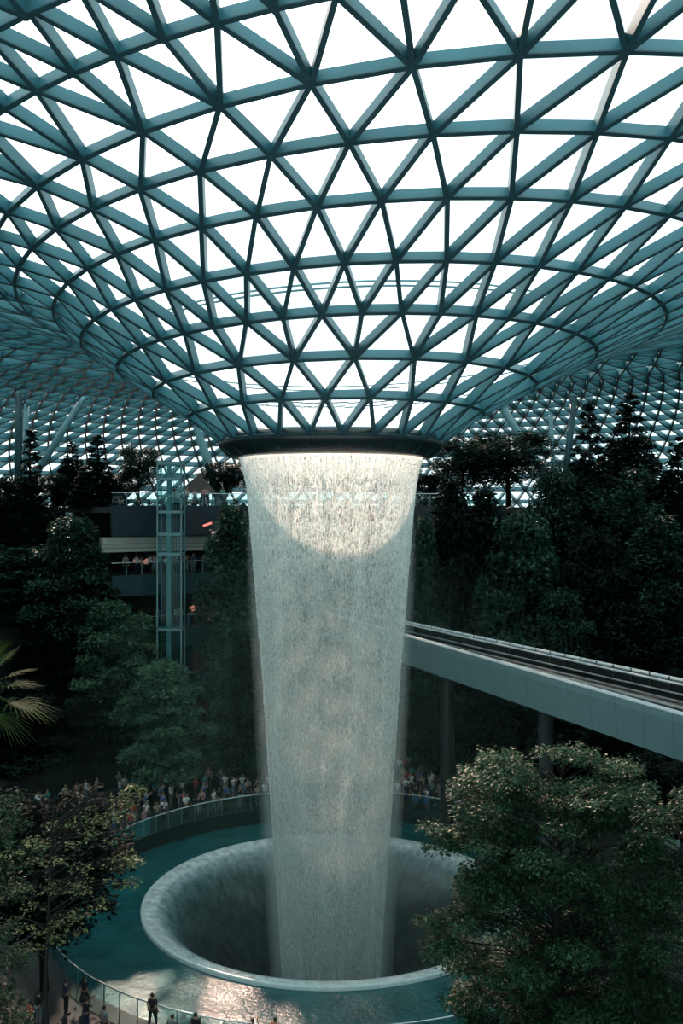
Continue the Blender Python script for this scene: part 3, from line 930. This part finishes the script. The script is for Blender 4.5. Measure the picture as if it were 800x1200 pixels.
TREES = [
    # px, top y, depth, kind, width px, label
    (36, 507, 87, 'spire', 66, 'tall dark conifer standing in front of the upright roof column'),
    (114, 512, 85, 'spire', 66, 'tall pointed conifer above the tiered trees, between the slanting column and the lift'),
    (84, 518, 93, 'conifer', 46, 'thin open conifer in the roof garden seen behind the slanting column'),
    (163, 522, 93, 'round', 56, 'small round tree in the roof garden just beside the lift tower'),
    (8, 558, 86, 'round', 70, 'dark leafy tree at the photo edge below the upright column'),
    (62, 556, 92, 'round', 60, 'low leafy tree in the roof garden between the two dark conifers'),
    (136, 556, 95, 'round', 50, 'low roof garden tree half hidden by the pointed conifer'),
    (84, 604, 80, 'tier', 130, 'tiered tree with lit leaf tips below the pointed conifer'),
    (25, 640, 81, 'tall', 110, 'dense dark tree filling the slope below the photo edge conifers'),
    (128, 700, 77, 'tierlight', 120, 'bright tiered tree whose top reaches the balcony slabs'),
    (165, 716, 80, 'tierlight', 110, 'lighter green tiered tree beside the balconies'),
    (66, 720, 79, 'tall', 120, 'dark tree in shadow between the palm and the bright tiered trees'),
    (192, 772, 74, 'tierlight', 130, 'low spreading tiered tree just above the crowd'),
    (20, 800, 73, 'tall', 130, 'black shaded tree low behind the palm'),
    (112, 812, 76, 'tall', 110, 'dark shaded tree under the bright tiered trees'),
    (273, 586, 79, 'tall', 105, 'tall layered dark tree between the balconies and the waterfall'),
    (292, 742, 76, 'tall', 80, 'dark tree close beside the falling water, below the tall layered one'),
    (262, 540, 96, 'round', 60, 'roof garden tree behind the tapered column near the water collar'),
    (325, 536, 94, 'round', 90, 'dark roof garden tree dimly seen through the falling water, nearest the lift side'),
    (392, 534, 95, 'round', 90, 'dark roof garden tree dimly seen through the middle of the falling water'),
    (456, 536, 94, 'round', 90, 'dark roof garden tree dimly seen through the falling water, nearest the track side'),
    (690, 474, 85, 'conifer', 95, 'tall dark conifer beside the dark steel column'),
    (738, 462, 87, 'conifer', 100, 'tallest dark conifer on the slope across the water'),
    (596, 505, 90, 'round', 120, 'wide leafy tree in front of the slanting column across the water'),
    (543, 512, 92, 'round', 84, 'leafy tree next to the water collar, across from the lift'),
    (650, 545, 83, 'tier', 110, 'tiered tree on the upper terrace below the thin pale column'),
    (795, 512, 82, 'conifer', 80, 'dark conifer cut by the photo edge above the train track'),
    (716, 545, 84, 'round', 120, 'round dark tree under the two tallest conifers'),
    (612, 598, 79, 'tier', 140, 'tiered tree with pale leaf tips on the middle terrace'),
    (700, 618, 78, 'tier', 130, 'shaded tiered tree on the slope above the track'),
    (775, 600, 77, 'tall', 120, 'dense dark tree above the track near the photo edge'),
    (538, 590, 85, 'tall', 90, 'dark slim tree above the track opening'),
    (528, 552, 80, 'tall', 84, 'dark leafy tree hanging over the track opening beside the falling water'),
    (566, 566, 81, 'tall', 90, 'dark leafy tree just past the track opening on the slope side'),
    (498, 600, 79, 'tall', 60, 'narrow dark tree half hidden by the edge of the falling water'),
    (52, 930, 46, 'round', 190, 'dark shaded tree behind the slender sunlit tree, overhanging the pool'),
    (505, 556, 88, 'tall', 70, 'dark slim tree right beside the top of the falling water'),
    (570, 668, 80, 'tierlight', 70, 'small bushy tree with lit tips just above the track'),
    (660, 690, 76, 'tier', 110, 'low dark tree right above the track parapet'),
    (745, 705, 73, 'tall', 120, 'black shaded tree behind the track parapet'),
    (560, 800, 74, 'tall', 110, 'dark tree in the shadow under the track'),
    (505, 810, 78, 'tall', 70, 'dark tree between the waterfall and the track pier'),
    (690, 800, 70, 'tall', 150, 'dark tree filling the gap below the track'),
    (790, 880, 60, 'round', 130, 'black leafy tree under the track at the photo edge'),
]
rt = random.Random(21)
for (px, py, d, kind, wpx, lab) in TREES:
    tp = P(px, py, d)
    g = gz(tp.x, tp.y)
    hgt = max(2.0, tp.z - g)
    src = PROTO[kind]
    if kind not in used:
        o = src; used.add(kind)
    else:
        o = copy_tree(src)
    o.location = (tp.x, tp.y, g - .05)
    sw = wpx * d / F / PW[kind]
    o.scale = (sw, sw, hgt / 10)
    o.rotation_euler = (0, 0, rt.uniform(0, 6.28))
    o['label'] = lab
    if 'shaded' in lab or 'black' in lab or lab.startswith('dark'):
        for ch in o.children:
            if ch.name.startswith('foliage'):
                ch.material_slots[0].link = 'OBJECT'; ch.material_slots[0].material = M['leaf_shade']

# shrubs along terrace edges
sh = make_tree('shrub', round_pads(1.5, 1.3, 8, 26, .1), [(0, 0, 0), (0, 0, .5), (0, 0, 1.0)], .06, 130, .22, M['leaf_far'], 8, .6, .2, .02)
sh['category'] = 'shrub'
first = True
SHR = []
for (R_, z_, a0, a1, k) in ((26.8, 3.2, 132, 152, 6), (30.8, 8.2, 131, 150, 6), (34.8, 13.2, 130, 148, 6), (38.8, 18.2, 130, 146, 6), (43.2, 23.03, 130, 142, 4),
                            (30.8, 8.2, 22, 56, 8), (34.8, 13.2, 26, 57, 8), (38.8, 18.2, 32, 57, 7), (43.2, 23.03, 40, 57, 5)):
    for j in range(k):
        a = math.radians(a0 + (a1 - a0) * (j + rt.uniform(.2, .8)) / k)
        SHR.append((R_ * math.cos(a), R_ * math.sin(a), z_, 'hill'))
for j in range(7):
    a = math.radians(112 + j * 2.3); SHR.append((30.6 * math.cos(a), 30.6 * math.sin(a), 23.03, 'garden'))
for (x, y, z_, kd) in SHR:
    o = sh if first else copy_tree(sh); first = False
    s = rt.uniform(.8, 1.5) if kd == 'hill' else rt.uniform(.45, .7)
    o.location = (x, y, z_ - .03); o.scale = (s, s, s * rt.uniform(.8, 1.2)); o.rotation_euler = (0, 0, rt.uniform(0, 6))
    if kd == 'hill':
        side = 'behind the palm' if x < 0 else 'above the train track'
        o['label'] = 'dark shrub on the shaded planted terrace ' + side; o['group'] = 'terrace shrubs ' + side
    else:
        o['label'] = 'low shrub behind the roof garden railing'; o['group'] = 'roof garden shrubs'

# the two foreground trees and the palm
def shape_pads(outline, d, n, seed, rlo, rhi, thick):
    """pads inside an outline given as (y, x0, x1) pixel rows at depth d"""
    r = random.Random(seed); pads = []
    ys = [q[0] for q in outline]
    for i in range(n):
        y = ys[0] + (ys[-1] - ys[0]) * (i + r.random()) / n
        x0 = float(np.interp(y, ys, [q[1] for q in outline])); x1 = float(np.interp(y, ys, [q[2] for q in outline]))
        u_ = r.random(); x = x0 + (x1 - x0) * u_
        half = (x1 - x0) / 2 * d / F
        dz = math.sqrt(max(.05, 1 - (2 * u_ - 1) ** 2)) * min(half, thick)
        p = P(x, y, d) + Vector((0, r.uniform(-1, .6) * dz, 0))
        pads.append(((p.x, p.y, p.z), r.uniform(rlo, rhi)))
    return pads


def big_tree(name, label, base_px, d, pads, per, size, leaf, seed, tr_r, crown_y, flat=.3):
    b = P(base_px, 900, d); g = gz(b.x, b.y)
    t = thing(name, label, 'tree', (b.x, b.y, g))
    off = Vector((b.x, b.y, g))
    loc = [(tuple(Vector(c) - off), r) for c, r in pads]
    rs = np.random.RandomState(seed)
    zt_ = max(c[2] for c, r in loc) - .6
    trunk = [Vector((0, 0, 0)), Vector((.1, .05, zt_ * .35)), Vector((-.1, 0, zt_ * .65)), Vector((.1, .1, zt_))]
    mb = MB(); mb.tube(trunk, [tr_r, tr_r * .8, tr_r * .5, tr_r * .12], 10); mb.build('trunk', M['bark'], t, True)
    bm_ = MB()
    zs = [v.z for v in trunk]
    for (c, r) in loc:
        c = Vector(c)
        zj = max(zs[-1] * .3, min(zs[-1] * .98, c.z - .45 * math.hypot(c.x, c.y)))
        j = Vector((float(np.interp(zj, zs, [v.x for v in trunk])), float(np.interp(zj, zs, [v.y for v in trunk])), zj))
        m1 = j.lerp(c, .5) + Vector((0, 0, .12 * (c - j).length))
        bm_.tube([j, m1, c], [min(.035, tr_r * .22), min(.02, tr_r * .13), .006], 5, cap=False)
        for q in range(4):
            a = q * 1.57 + c.x
            bm_.tube([m1.lerp(c, .7), c + Vector((math.cos(a) * r * .7, math.sin(a) * r * .7, -.05))], [.014, .004], 4, cap=False)
    bm_.build('branches', M['bark'], t)
    quads('foliage', pad_leaves(loc, per, size, rs, flat, .3), leaf, t)
    return t


R1 = [(884, 560, 720), (905, 545, 745), (935, 520, 745), (970, 500, 770), (1000, 535, 790), (1035, 545, 800), (1065, 505, 800), (1090, 500, 800), (1120, 545, 810), (1200, 530, 820), (1300, 560, 800)]
pads = shape_pads(R1, 30, 260, 5, .42, .82, 2.8) + shape_pads([(q[0] + 30, q[1] + 45, q[2] - 45) for q in R1], 30.5, 90, 15, .5, .9, 1.0)
pads += [((P(x, y, 29.5)), .5) for (x, y) in ((505, 968), (520, 975), (540, 985), (500, 1078), (520, 1072), (545, 1066), (560, 1062), (575, 890), (600, 900), (560, 905), (540, 915), (640, 880), (660, 884), (690, 890))]
big_tree('broadleaf_tree', 'large dark broadleaf tree close by, spreading over the basin edge', 655, 30, pads, 1000, .125, M['leaf_near'], 5, .28, 0)
R2 = [(925, 775, 850), (960, 745, 860), (1000, 735, 860), (1100, 730, 860), (1250, 740, 850)]
big_tree('broadleaf_tree', 'second close broadleaf tree, cut off by the photo edge below the track', 815, 27, shape_pads(R2, 27, 60, 9, .4, .75, 1.6), 760, .14, M['leaf_near'], 9, .2, 0)
R2b = [(1100, 540, 600), (1150, 528, 640), (1200, 525, 660), (1260, 530, 660)]
big_tree('leafy_bush', 'dense upright bush at the foot of the large tree by the basin rim', 585, 33, shape_pads(R2b, 33, 60, 12, .35, .6, 1.2), 800, .13, M['leaf_near'], 12, .1, 0, .5)['category'] = 'bush'
R3 = [(918, 140, 168), (940, 110, 165), (960, 60, 150), (985, 30, 140), (1000, 25, 172), (1030, 10, 170), (1060, 5, 120), (1085, 0, 110), (1110, 20, 70)]
pads = shape_pads(R3, 27, 46, 6, .2, .4, 1.6)
pads += [(tuple(P(x, y, 27)), r) for (x, y, r) in ((160, 920, .22), (152, 932, .3), (140, 945, .35), (125, 955, .35), (100, 955, .4), (150, 1002, .4), (160, 1008, .3), (135, 1010, .4), (150, 1035, .3), (105, 975, .4), (75, 965, .35), (45, 985, .4), (12, 1000, .4), (90, 1040, .4), (40, 1060, .4))]
big_tree('slender_tree', 'slender tree with sunlit yellow green leaves close by, beside the pool', 57, 27, pads, 330, .115, M['leaf_gold'], 6, .11, 0)
R4 = [(940, -60, 30), (990, -60, 50), (1060, -60, 45), (1120, -60, 30), (1250, -60, 30)]
big_tree('leafy_bush', 'dark shaded bush at the photo edge behind the slender tree', -15, 30, shape_pads(R4, 30, 50, 14, .4, .7, 1.4), 760, .13, M['leaf_near'], 14, .12, 0, .5)['category'] = 'bush'

pb = P(-28, 815, 21)
t = thing('fan_palm', 'fan palm with long pointed green fronds reaching in from the photo edge', 'palm', (pb.x, pb.y, gz(pb.x, pb.y)))
hh = pb.z - gz(pb.x, pb.y)
mb = MB(); mb.tube([(0, 0, 0), (.15, 0, hh * .5), (0, 0, hh)], [.2, .16, .13], 10); mb.build('trunk', M['bark'], t, True)
rp = random.Random(4)
FR = [(28, 762, 1), (50, 790, 1), (52, 812, 1), (48, 850, 1), (30, 885, 1), (66, 855, 1), (10, 750, 1)] + [(rp.uniform(-110, -10), rp.uniform(740, 890), 0) for _ in range(12)]
for (px, py, _) in FR:
    tip = P(px, py, 21 + rp.uniform(-.6, .6)) - Vector(t.location)
    c0 = Vector((0, 0, hh + .1)); dv = tip - c0; ln = dv.length
    ctr = c0 + dv * .45 + Vector((0, 0, .12))
    st = MB(); st.tube([c0, (c0 + ctr) / 2 + Vector((0, 0, .06)), ctr], [.02, .015, .012], 5)
    fr = st.build('frond', M['palm'], t)
    dd = dv.normalized(); side = dd.cross(Vector((0, 0, 1))).normalized(); upv = side.cross(dd)
    mb = MB()
    for k in range(17):
        a = -1.35 + 2.7 * k / 16
        dl = (dd * math.cos(a) + side * math.sin(a) * .75 + upv * .15).normalized()
        le = ln * .55 * (1 - .25 * abs(a) / 1.35) * rp.uniform(.88, 1.08)
        s_ = dl.cross(upv).normalized() * .016
        p1 = ctr + dl * le * .55; p2 = ctr + dl * le - Vector((0, 0, .14 * le))
        mb.add([ctr - s_ * .3, ctr + s_ * .3, p1 + s_, p1 - s_, p2 + s_ * .1, p2 - s_ * .1], [(0, 1, 2, 3), (3, 2, 4, 5)])
    mb.build('leaf_blades', M['palm'], fr)

# yellow edged barrier and pale panel seen under the far tree
p = P(784, 995, 56)
t = thing('yellow_barrier', 'pale panel with two yellow curved bars glimpsed behind the close trees', 'barrier', (p.x, p.y, p.z - 1.2))
mb = MB(); mb.box((0, 0, 1.45), 1.2, .06, .55); mb.build('panel', M['white_sign'], t)
for (z0, z1, dx) in ((1.15, .85, -.35), (.62, .5, .05)):
    mb = MB(); mb.tube([(-.45 + dx, -.05, z0), (dx, -.05, z0 - .02), (.5 + dx, -.05, z1)], .045, 6); mb.build('yellow_bar', M['yellow'], t)
for dx in (-.5, .5):
    mb = MB(); mb.box((dx, .03, -(p.z - 1.2 - .8) / 2 + .6), .06, .06, (p.z - 1.2 - .8) + 1.2); mb.build('post', M['metal'], t)

# ------------------------------------------------------------------ people
def skin_mesh(name, verts, edges, sub=1):
    me = bpy.data.meshes.new(name)
    me.from_pydata([v[0] for v in verts], edges, [])
    o = bpy.data.objects.new(name, me); C.objects.link(o)
    o.modifiers.new('s', 'SKIN'); sd = o.modifiers.new('u', 'SUBSURF'); sd.levels = sub; sd.render_levels = sub
    for i, v in enumerate(verts):
        me.skin_vertices[0].data[i].radius = (v[1], v[1] * (v[2] if len(v) > 2 else 1))
        me.skin_vertices[0].data[i].use_root = (i == 0)
    dg = bpy.context.evaluated_depsgraph_get()
    res = bpy.data.meshes.new_from_object(o.evaluated_get(dg))
    bpy.data.objects.remove(o); bpy.data.meshes.remove(me)
    res.polygons.foreach_set('use_smooth', [True] * len(res.polygons))
    return res


def ellipsoid(mb, c, rx, ry, rz, n=10, m_=7):
    vs = []
    for i in range(1, m_):
        a = PI * i / m_
        for j in range(n):
            b = 2 * PI * j / n
            vs.append((c[0] + rx * math.sin(a) * math.cos(b), c[1] + ry * math.sin(a) * math.sin(b), c[2] + rz * math.cos(a)))
    vs += [(c[0], c[1], c[2] + rz), (c[0], c[1], c[2] - rz)]
    fs = [(i * n + j, i * n + (j + 1) % n, (i + 1) * n + (j + 1) % n, (i + 1) * n + j) for i in range(m_ - 2) for j in range(n)]
    T, B = len(vs) - 2, len(vs) - 1
    fs += [(T, (j + 1) % n, j) for j in range(n)] + [(B, (m_ - 2) * n + j, (m_ - 2) * n + (j + 1) % n) for j in range(n)]
    mb.add(vs, fs)


def hand(mb, w, dirv):
    d = Vector(dirv).normalized(); s = d.cross(Vector((0, 1, 0)));
    if s.length < .2: s = d.cross(Vector((1, 0, 0)))
    s.normalize(); n_ = d.cross(s); w = Vector(w)
    pm = w + d * .05
    mb.beam(w + d * .005, w + d * .095, n_, .075, -.014, .014)
    for k, (o_, ln) in enumerate(((-.03, .07), (-.01, .082), (.01, .076), (.028, .06))):
        a_ = w + d * .09 + s * o_; m1 = a_ + d * ln * .55 + n_ * .01; e_ = a_ + d * ln * .85 + n_ * .035
        mb.tube([a_, m1, e_], [.009, .008, .006], 5)
    a_ = w + d * .03 - s * .036
    mb.tube([a_, a_ + d * .035 - s * .028, a_ + d * .065 - s * .032 + n_ * .01], [.011, .009, .007], 5)


def person_parts(arms, stride=0.0, female=False):
    """arms: two (elbow, wrist) offsets for left/right; faces -Y"""
    hw = .085
    legs = []
    for s in (-1, 1):
        y = stride * s
        legs.append([(s * hw, 0, .90), (s * .095, -.02 + y * .5, .50), (s * .10, y, .09), (s * .115, y - .13, .035)])
    V = [((0, 0, .98), .125, .8), ((0, .01, 1.16), .115, .8), ((0, 0, 1.34), .135, .75), ((0, .01, 1.47), .06), ((0, -.005, 1.53), .055)]
    E = [(0, 1), (1, 2), (2, 3), (3, 4)]
    for lg in legs:
        b = len(V)
        V += [(lg[0], .085), (lg[1], .058), (lg[2], .04), (lg[3], .034)]
        E += [(0, b), (b, b + 1), (b + 1, b + 2), (b + 2, b + 3)]
    hands = []
    for s, (e_, w_) in zip((-1, 1), arms):
        b = len(V); sh_ = (s * .175, 0, 1.41)
        V += [(sh_, .055), (e_, .042), (w_, .03)]
        E += [(2, b), (b, b + 1), (b + 1, b + 2)]
        hands.append((w_, Vector(w_) - Vector(e_)))
    body = skin_mesh('body', V, E)
    mb = MB()
    for w_, d_ in hands: hand(mb, w_, d_)
    ellipsoid(mb, (0, -.005, 1.615), .077, .095, .112)
    ellipsoid(mb, (0, -.102, 1.605), .013, .022, .02, 6, 5)
    for s in (-1, 1): ellipsoid(mb, (s * .079, .005, 1.61), .011, .02, .03, 6, 5)
    mb.add([(-.025, -.093, 1.567), (.025, -.093, 1.567), (.022, -.091, 1.558), (-.022, -.091, 1.558)], [(0, 1, 2, 3)])
    bmm = bmesh.new(); bmm.from_mesh(body)
    tmp = bpy.data.meshes.new('t'); tmp.from_pydata(mb.v, [], mb.f); bmm.from_mesh(tmp); bmm.to_mesh(body); bmm.free()
    # clothes: slightly fuller chains over the same skeleton
    SV = [((0, 0, .93), .15, .8), ((0, .01, 1.12), .14, .82), ((0, 0, 1.34), .158, .78), ((0, .01, 1.44), .085)]
    SE = [(0, 1), (1, 2), (2, 3)]
    for s, (e_, w_) in zip((-1, 1), arms):
        b = len(SV); sh_ = Vector((s * .175, 0, 1.41)); ee = sh_.lerp(Vector(e_), .8)
        SV += [(tuple(sh_), .073), (tuple(ee), .062)]; SE += [(2, b), (b, b + 1)]
    shirt = skin_mesh('shirt', SV, SE)
    if female:
        mb = MB(); mb.lathe([(.14, 1.0), (.17, .9), (.22, .7), (.26, .5), (.25, .49), (.1, .95)], 14); me = bpy.data.meshes.new('skirt'); me.from_pydata(mb.v, [], mb.f); low = me; lname = 'skirt'
    else:
        TV = [((0, 0, .97), .142, .85)]; TE = []
        for lg in legs:
            b = len(TV); TV += [(lg[0], .102), (lg[1], .076), ((lg[2][0], lg[2][1], lg[2][2] + .03), .06)]; TE += [(0, b), (b, b + 1), (b + 1, b + 2)]
        low = skin_mesh('trousers', TV, TE); lname = 'trousers'
    mb = MB(); ellipsoid(mb, (0, .018, 1.645), .088, .098, .098)
    if female: ellipsoid(mb, (0, .07, 1.52), .075, .045, .15)
    hair = bpy.data.meshes.new('hair'); hair.from_pydata(mb.v, [], mb.f); hair.polygons.foreach_set('use_smooth', [True] * len(hair.polygons))
    mb = MB()
    for lg in legs: ellipsoid(mb, (lg[3][0] - .005, lg[3][1] + .06, .045), .05, .13, .045)
    shoes = bpy.data.meshes.new('shoes'); shoes.from_pydata(mb.v, [], mb.f)
    for me in (body, shirt, low, hair, shoes):
        me.materials.clear(); me.materials.append(None)
    return {'body': body, 'shirt': shirt, lname: low, 'hair': hair, 'shoes': shoes}


DOWN = [((-.235, .02, 1.14), (-.245, -.05, .90)), ((.235, .02, 1.14), (.245, -.05, .90))]
RAISE = [((-.25, -.16, 1.27), (-.10, -.34, 1.50)), ((.235, .02, 1.14), (.245, -.05, .90))]
BOTH = [((-.24, -.17, 1.28), (-.09, -.36, 1.52)), ((.24, -.17, 1.28), (.09, -.36, 1.52))]
LEAN = [((-.25, -.08, 1.16), (-.17, -.32, 1.10)), ((.25, -.08, 1.16), (.17, -.32, 1.10))]
POSES = [person_parts(DOWN), person_parts(RAISE), person_parts(BOTH), person_parts(LEAN), person_parts(DOWN, .22), person_parts(DOWN, 0, True), person_parts(BOTH, 0, True)]
CLO = {n_: surf('cloth_' + n_, c_, .85, 0, .12, 8) for n_, c_ in dict(white=(.72, .76, .75), black=(.012, .013, .014), grey=(.16, .18, .18), blue=(.05, .14, .30), red=(.42, .06, .04), orange=(.50, .15, .08), teal=(.05, .26, .26), navy=(.015, .025, .06), beige=(.35, .29, .22), pink=(.5, .25, .25)).items()}
SKN = [surf('skin_a', (.42, .25, .17), .6, 0, .08, 8), surf('skin_b', (.28, .16, .10), .6, 0, .08, 8)]
HAIR = surf('hair_dark', (.01, .008, .007), .6, 0, .2, 20)


def person(loc, face, shirt, low, pose, label, group=None, scale=1.0):
    t = thing('person', label, 'person', loc, 0, group)
    t.rotation_euler = (0, 0, face); t.scale = (scale,) * 3
    for nm_, me in POSES[pose].items():
        o = link(nm_, me, t)
        sl = o.material_slots[0]; sl.link = 'OBJECT'
        sl.material = SKN[(pose + len(label)) % 2] if nm_ == 'body' else HAIR if nm_ == 'hair' else CLO['black'] if nm_ == 'shoes' else CLO[shirt] if nm_ == 'shirt' else CLO[low]
        if nm_ == 'shirt' and shirt != low: o['label'] = shirt + ' shirt'
    return t


def face_to(x, y, tx=0, ty=0):
    return math.atan2(ty - y, tx - x) + PI / 2


rq = random.Random(11)
SH = ['white', 'white', 'white', 'grey', 'black', 'blue', 'teal', 'navy', 'beige', 'red', 'pink', 'black']


def crowd(n, R0, R1_, a0, a1, zf, where, gname):
    pts = []
    tries = 0
    while len(pts) < n and tries < 4000:
        tries += 1
        R_ = R0 + (R1_ - R0) * rq.random() ** 1.5; a = math.radians(rq.uniform(a0, a1))
        x, y = R_ * math.cos(a), R_ * math.sin(a)
        if all((x - u[0]) ** 2 + (y - u[1]) ** 2 > .40 for u in pts): pts.append((x, y, a))
    for (x, y, a) in pts:
        s = rq.choice(SH); lo_ = rq.choice(['black', 'navy', 'grey', 'blue', 'black'])
        pose = rq.randrange(7)
        act = ('standing', 'raising one arm', 'raising both arms', 'leaning forward', 'walking', 'standing', 'with arms raised')[pose]
        person((x, y, zf(a)), face_to(x, y) + rq.uniform(-.7, .7), s, lo_, pose, 'person in %s top and %s %s %s %s' % (s, lo_, 'skirt' if pose > 4 else 'bottoms', act, where), gname + ', %s top, %s %s, %s' % (s, lo_, 'skirt' if pose > 4 else 'bottoms', act), rq.uniform(.92, 1.05))


fz = lambda a: rim_at(a)[1]
crowd(80, 15.5, 24.5, 101, 150, fz, 'in pool crowd beside the trees', 'crowd by the trees')
crowd(46, 15.4, 24.5, 62, 80, fz, 'in pool crowd below the track', 'crowd below the track')
crowd(20, 29.7, 31.2, 106, 125, lambda a: LV[1], 'on balcony under pale bulkhead', 'people on the upper balcony')
crowd(15, 29.7, 31.5, 106, 123, lambda a: LV[2], 'on the second balcony', 'people on the second balcony')
crowd(6, 29.7, 31.2, 107, 117, lambda a: LV[3], 'on the lowest balcony', 'people on the lowest balcony')
crowd(9, 29.8, 33.0, 109, 117, lambda a: LV[0], 'in roof garden beside lift', 'people in the roof garden')

NEAR = [  # px, head-top y, depth, shirt, low, pose, label
    (180, 1162, 39.6, 'black', 'black', 4, 'person in dark clothes, tallest silhouette at the near railing, back turned'),
    (202, 1188, 39.5, 'grey', 'black', 3, 'person leaning at the near railing just beside the tallest silhouette'),
    (229, 1186, 39.4, 'black', 'navy', 0, 'person in dark top at the near railing, third silhouette from the slender tree'),
    (296, 1193, 39.0, 'navy', 'black', 1, 'person whose dark head just shows at the bottom photo edge below the basin'),
    (322, 1192, 39.0, 'red', 'black', 0, 'person in a red top at the bottom photo edge below the basin'),
    (45, 1160, 40.8, 'black', 'grey', 3, 'person in dark clothes beside the slender tree trunk, at the photo edge side'),
    (77, 1147, 42.2, 'navy', 'black', 0, 'person in navy top behind the near railing, just past the slender trunk'),
    (99, 1143, 42.4, 'black', 'black', 5, 'person in a black skirt near the railing end by the slender tree'),
    (101, 1168, 40.6, 'black', 'navy', 2, 'person in black raising both arms in front of the person in a skirt'),
    (122, 1178, 40.0, 'grey', 'black', 4, 'person in a grey top walking along the near railing'),
    (36, 1172, 40.2, 'red', 'black', 0, 'person in a red top half hidden near the photo corner'),
    (10, 1120, 44.0, 'white', 'grey', 0, 'person in a white top on the sunny paving at the photo edge'),
]
for (px, py, d, s, lo_, pose, lab) in NEAR:
    p = P(px, py, 21.1 * F / (py - 600))
    a = math.atan2(p.y, p.x)
    R_ = max(math.hypot(p.x, p.y), 16.45)
    x, y = R_ * math.cos(a), R_ * math.sin(a)
    sc = min(1.12, max(.9, (p.z - rim_at(a)[1]) / 1.74))
    person((x, y, rim_at(a)[1]), face_to(x, y, -2, 0) + rq.uniform(-.3, .3), s, lo_, pose, lab, None, sc)

# ------------------------------------------------------------------ light, sky, camera
SUN = Vector((-.19, 1.0, .68)).normalized()
w = bpy.data.worlds.new('sky'); SC.world = w; w.use_nodes = True
nt = w.node_tree; nt.nodes.clear()
out = nt.nodes.new('ShaderNodeOutputWorld'); bg = nt.nodes.new('ShaderNodeBackground')
tc = nt.nodes.new('ShaderNodeTexCoord')
dt = nt.nodes.new('ShaderNodeVectorMath'); dt.operation = 'DOT_PRODUCT'; dt.inputs[1].default_value = SUN
nz = nt.nodes.new('ShaderNodeVectorMath'); nz.operation = 'NORMALIZE'; L(nt, tc.outputs['Generated'], nz.inputs[0]); L(nt, nz.outputs['Vector'], dt.inputs[0])
r1 = ramp(nt, dt.outputs['Value'], [(0, (.72, .83, .86)), (.75, (.78, .86, .88)), (.93, (.92, .95, .95)), (1.0, (1.6, 1.5, 1.45))])
n1 = N(nt, 'ShaderNodeTexNoise', Scale=3.0, Detail=5.0); L(nt, nz.outputs['Vector'], n1.inputs['Vector'])
r2 = ramp(nt, n1.outputs['Fac'], [(.34, (.56, .62, .64)), (.56, (1.05, 1.05, 1.05))])
mu = N(nt, 'ShaderNodeMix', data_type='RGBA', blend_type='MULTIPLY'); mu.inputs['Factor'].default_value = 1
L(nt, r1.outputs['Color'], mu.inputs['A']); L(nt, r2.outputs['Color'], mu.inputs['B'])
L(nt, mu.outputs['Result'], bg.inputs['Color']); bg.inputs['Strength'].default_value = 2.05
L(nt, bg.outputs[0], out.inputs['Surface'])
sl = bpy.data.lights.new('sun', 'SUN'); sl.energy = 8.8; sl.color = (1.0, .66, .52); sl.angle = math.radians(1.5)
so = bpy.data.objects.new('sun', sl); C.objects.link(so); so.rotation_euler = SUN.to_track_quat('Z', 'Y').to_euler(); so.location = (-30, 100, 80)

cam = bpy.data.cameras.new('camera'); co = bpy.data.objects.new('camera', cam); C.objects.link(co)
co.location = CAM; co.rotation_euler = (PI / 2, 0, 0)
cam.sensor_fit = 'VERTICAL'; cam.sensor_height = 36; cam.lens = F / 1200 * 36; cam.clip_end = 2000; cam.clip_start = .1
SC.camera = co
SC.view_settings.view_transform = 'Standard'; SC.view_settings.look = 'None'
cy = SC.cycles
cy.max_bounces = 6; cy.diffuse_bounces = 3; cy.glossy_bounces = 3; cy.transmission_bounces = 4; cy.transparent_max_bounces = 24
cy.caustics_reflective = False; cy.caustics_refractive = False
cy.sample_clamp_indirect = 4.0
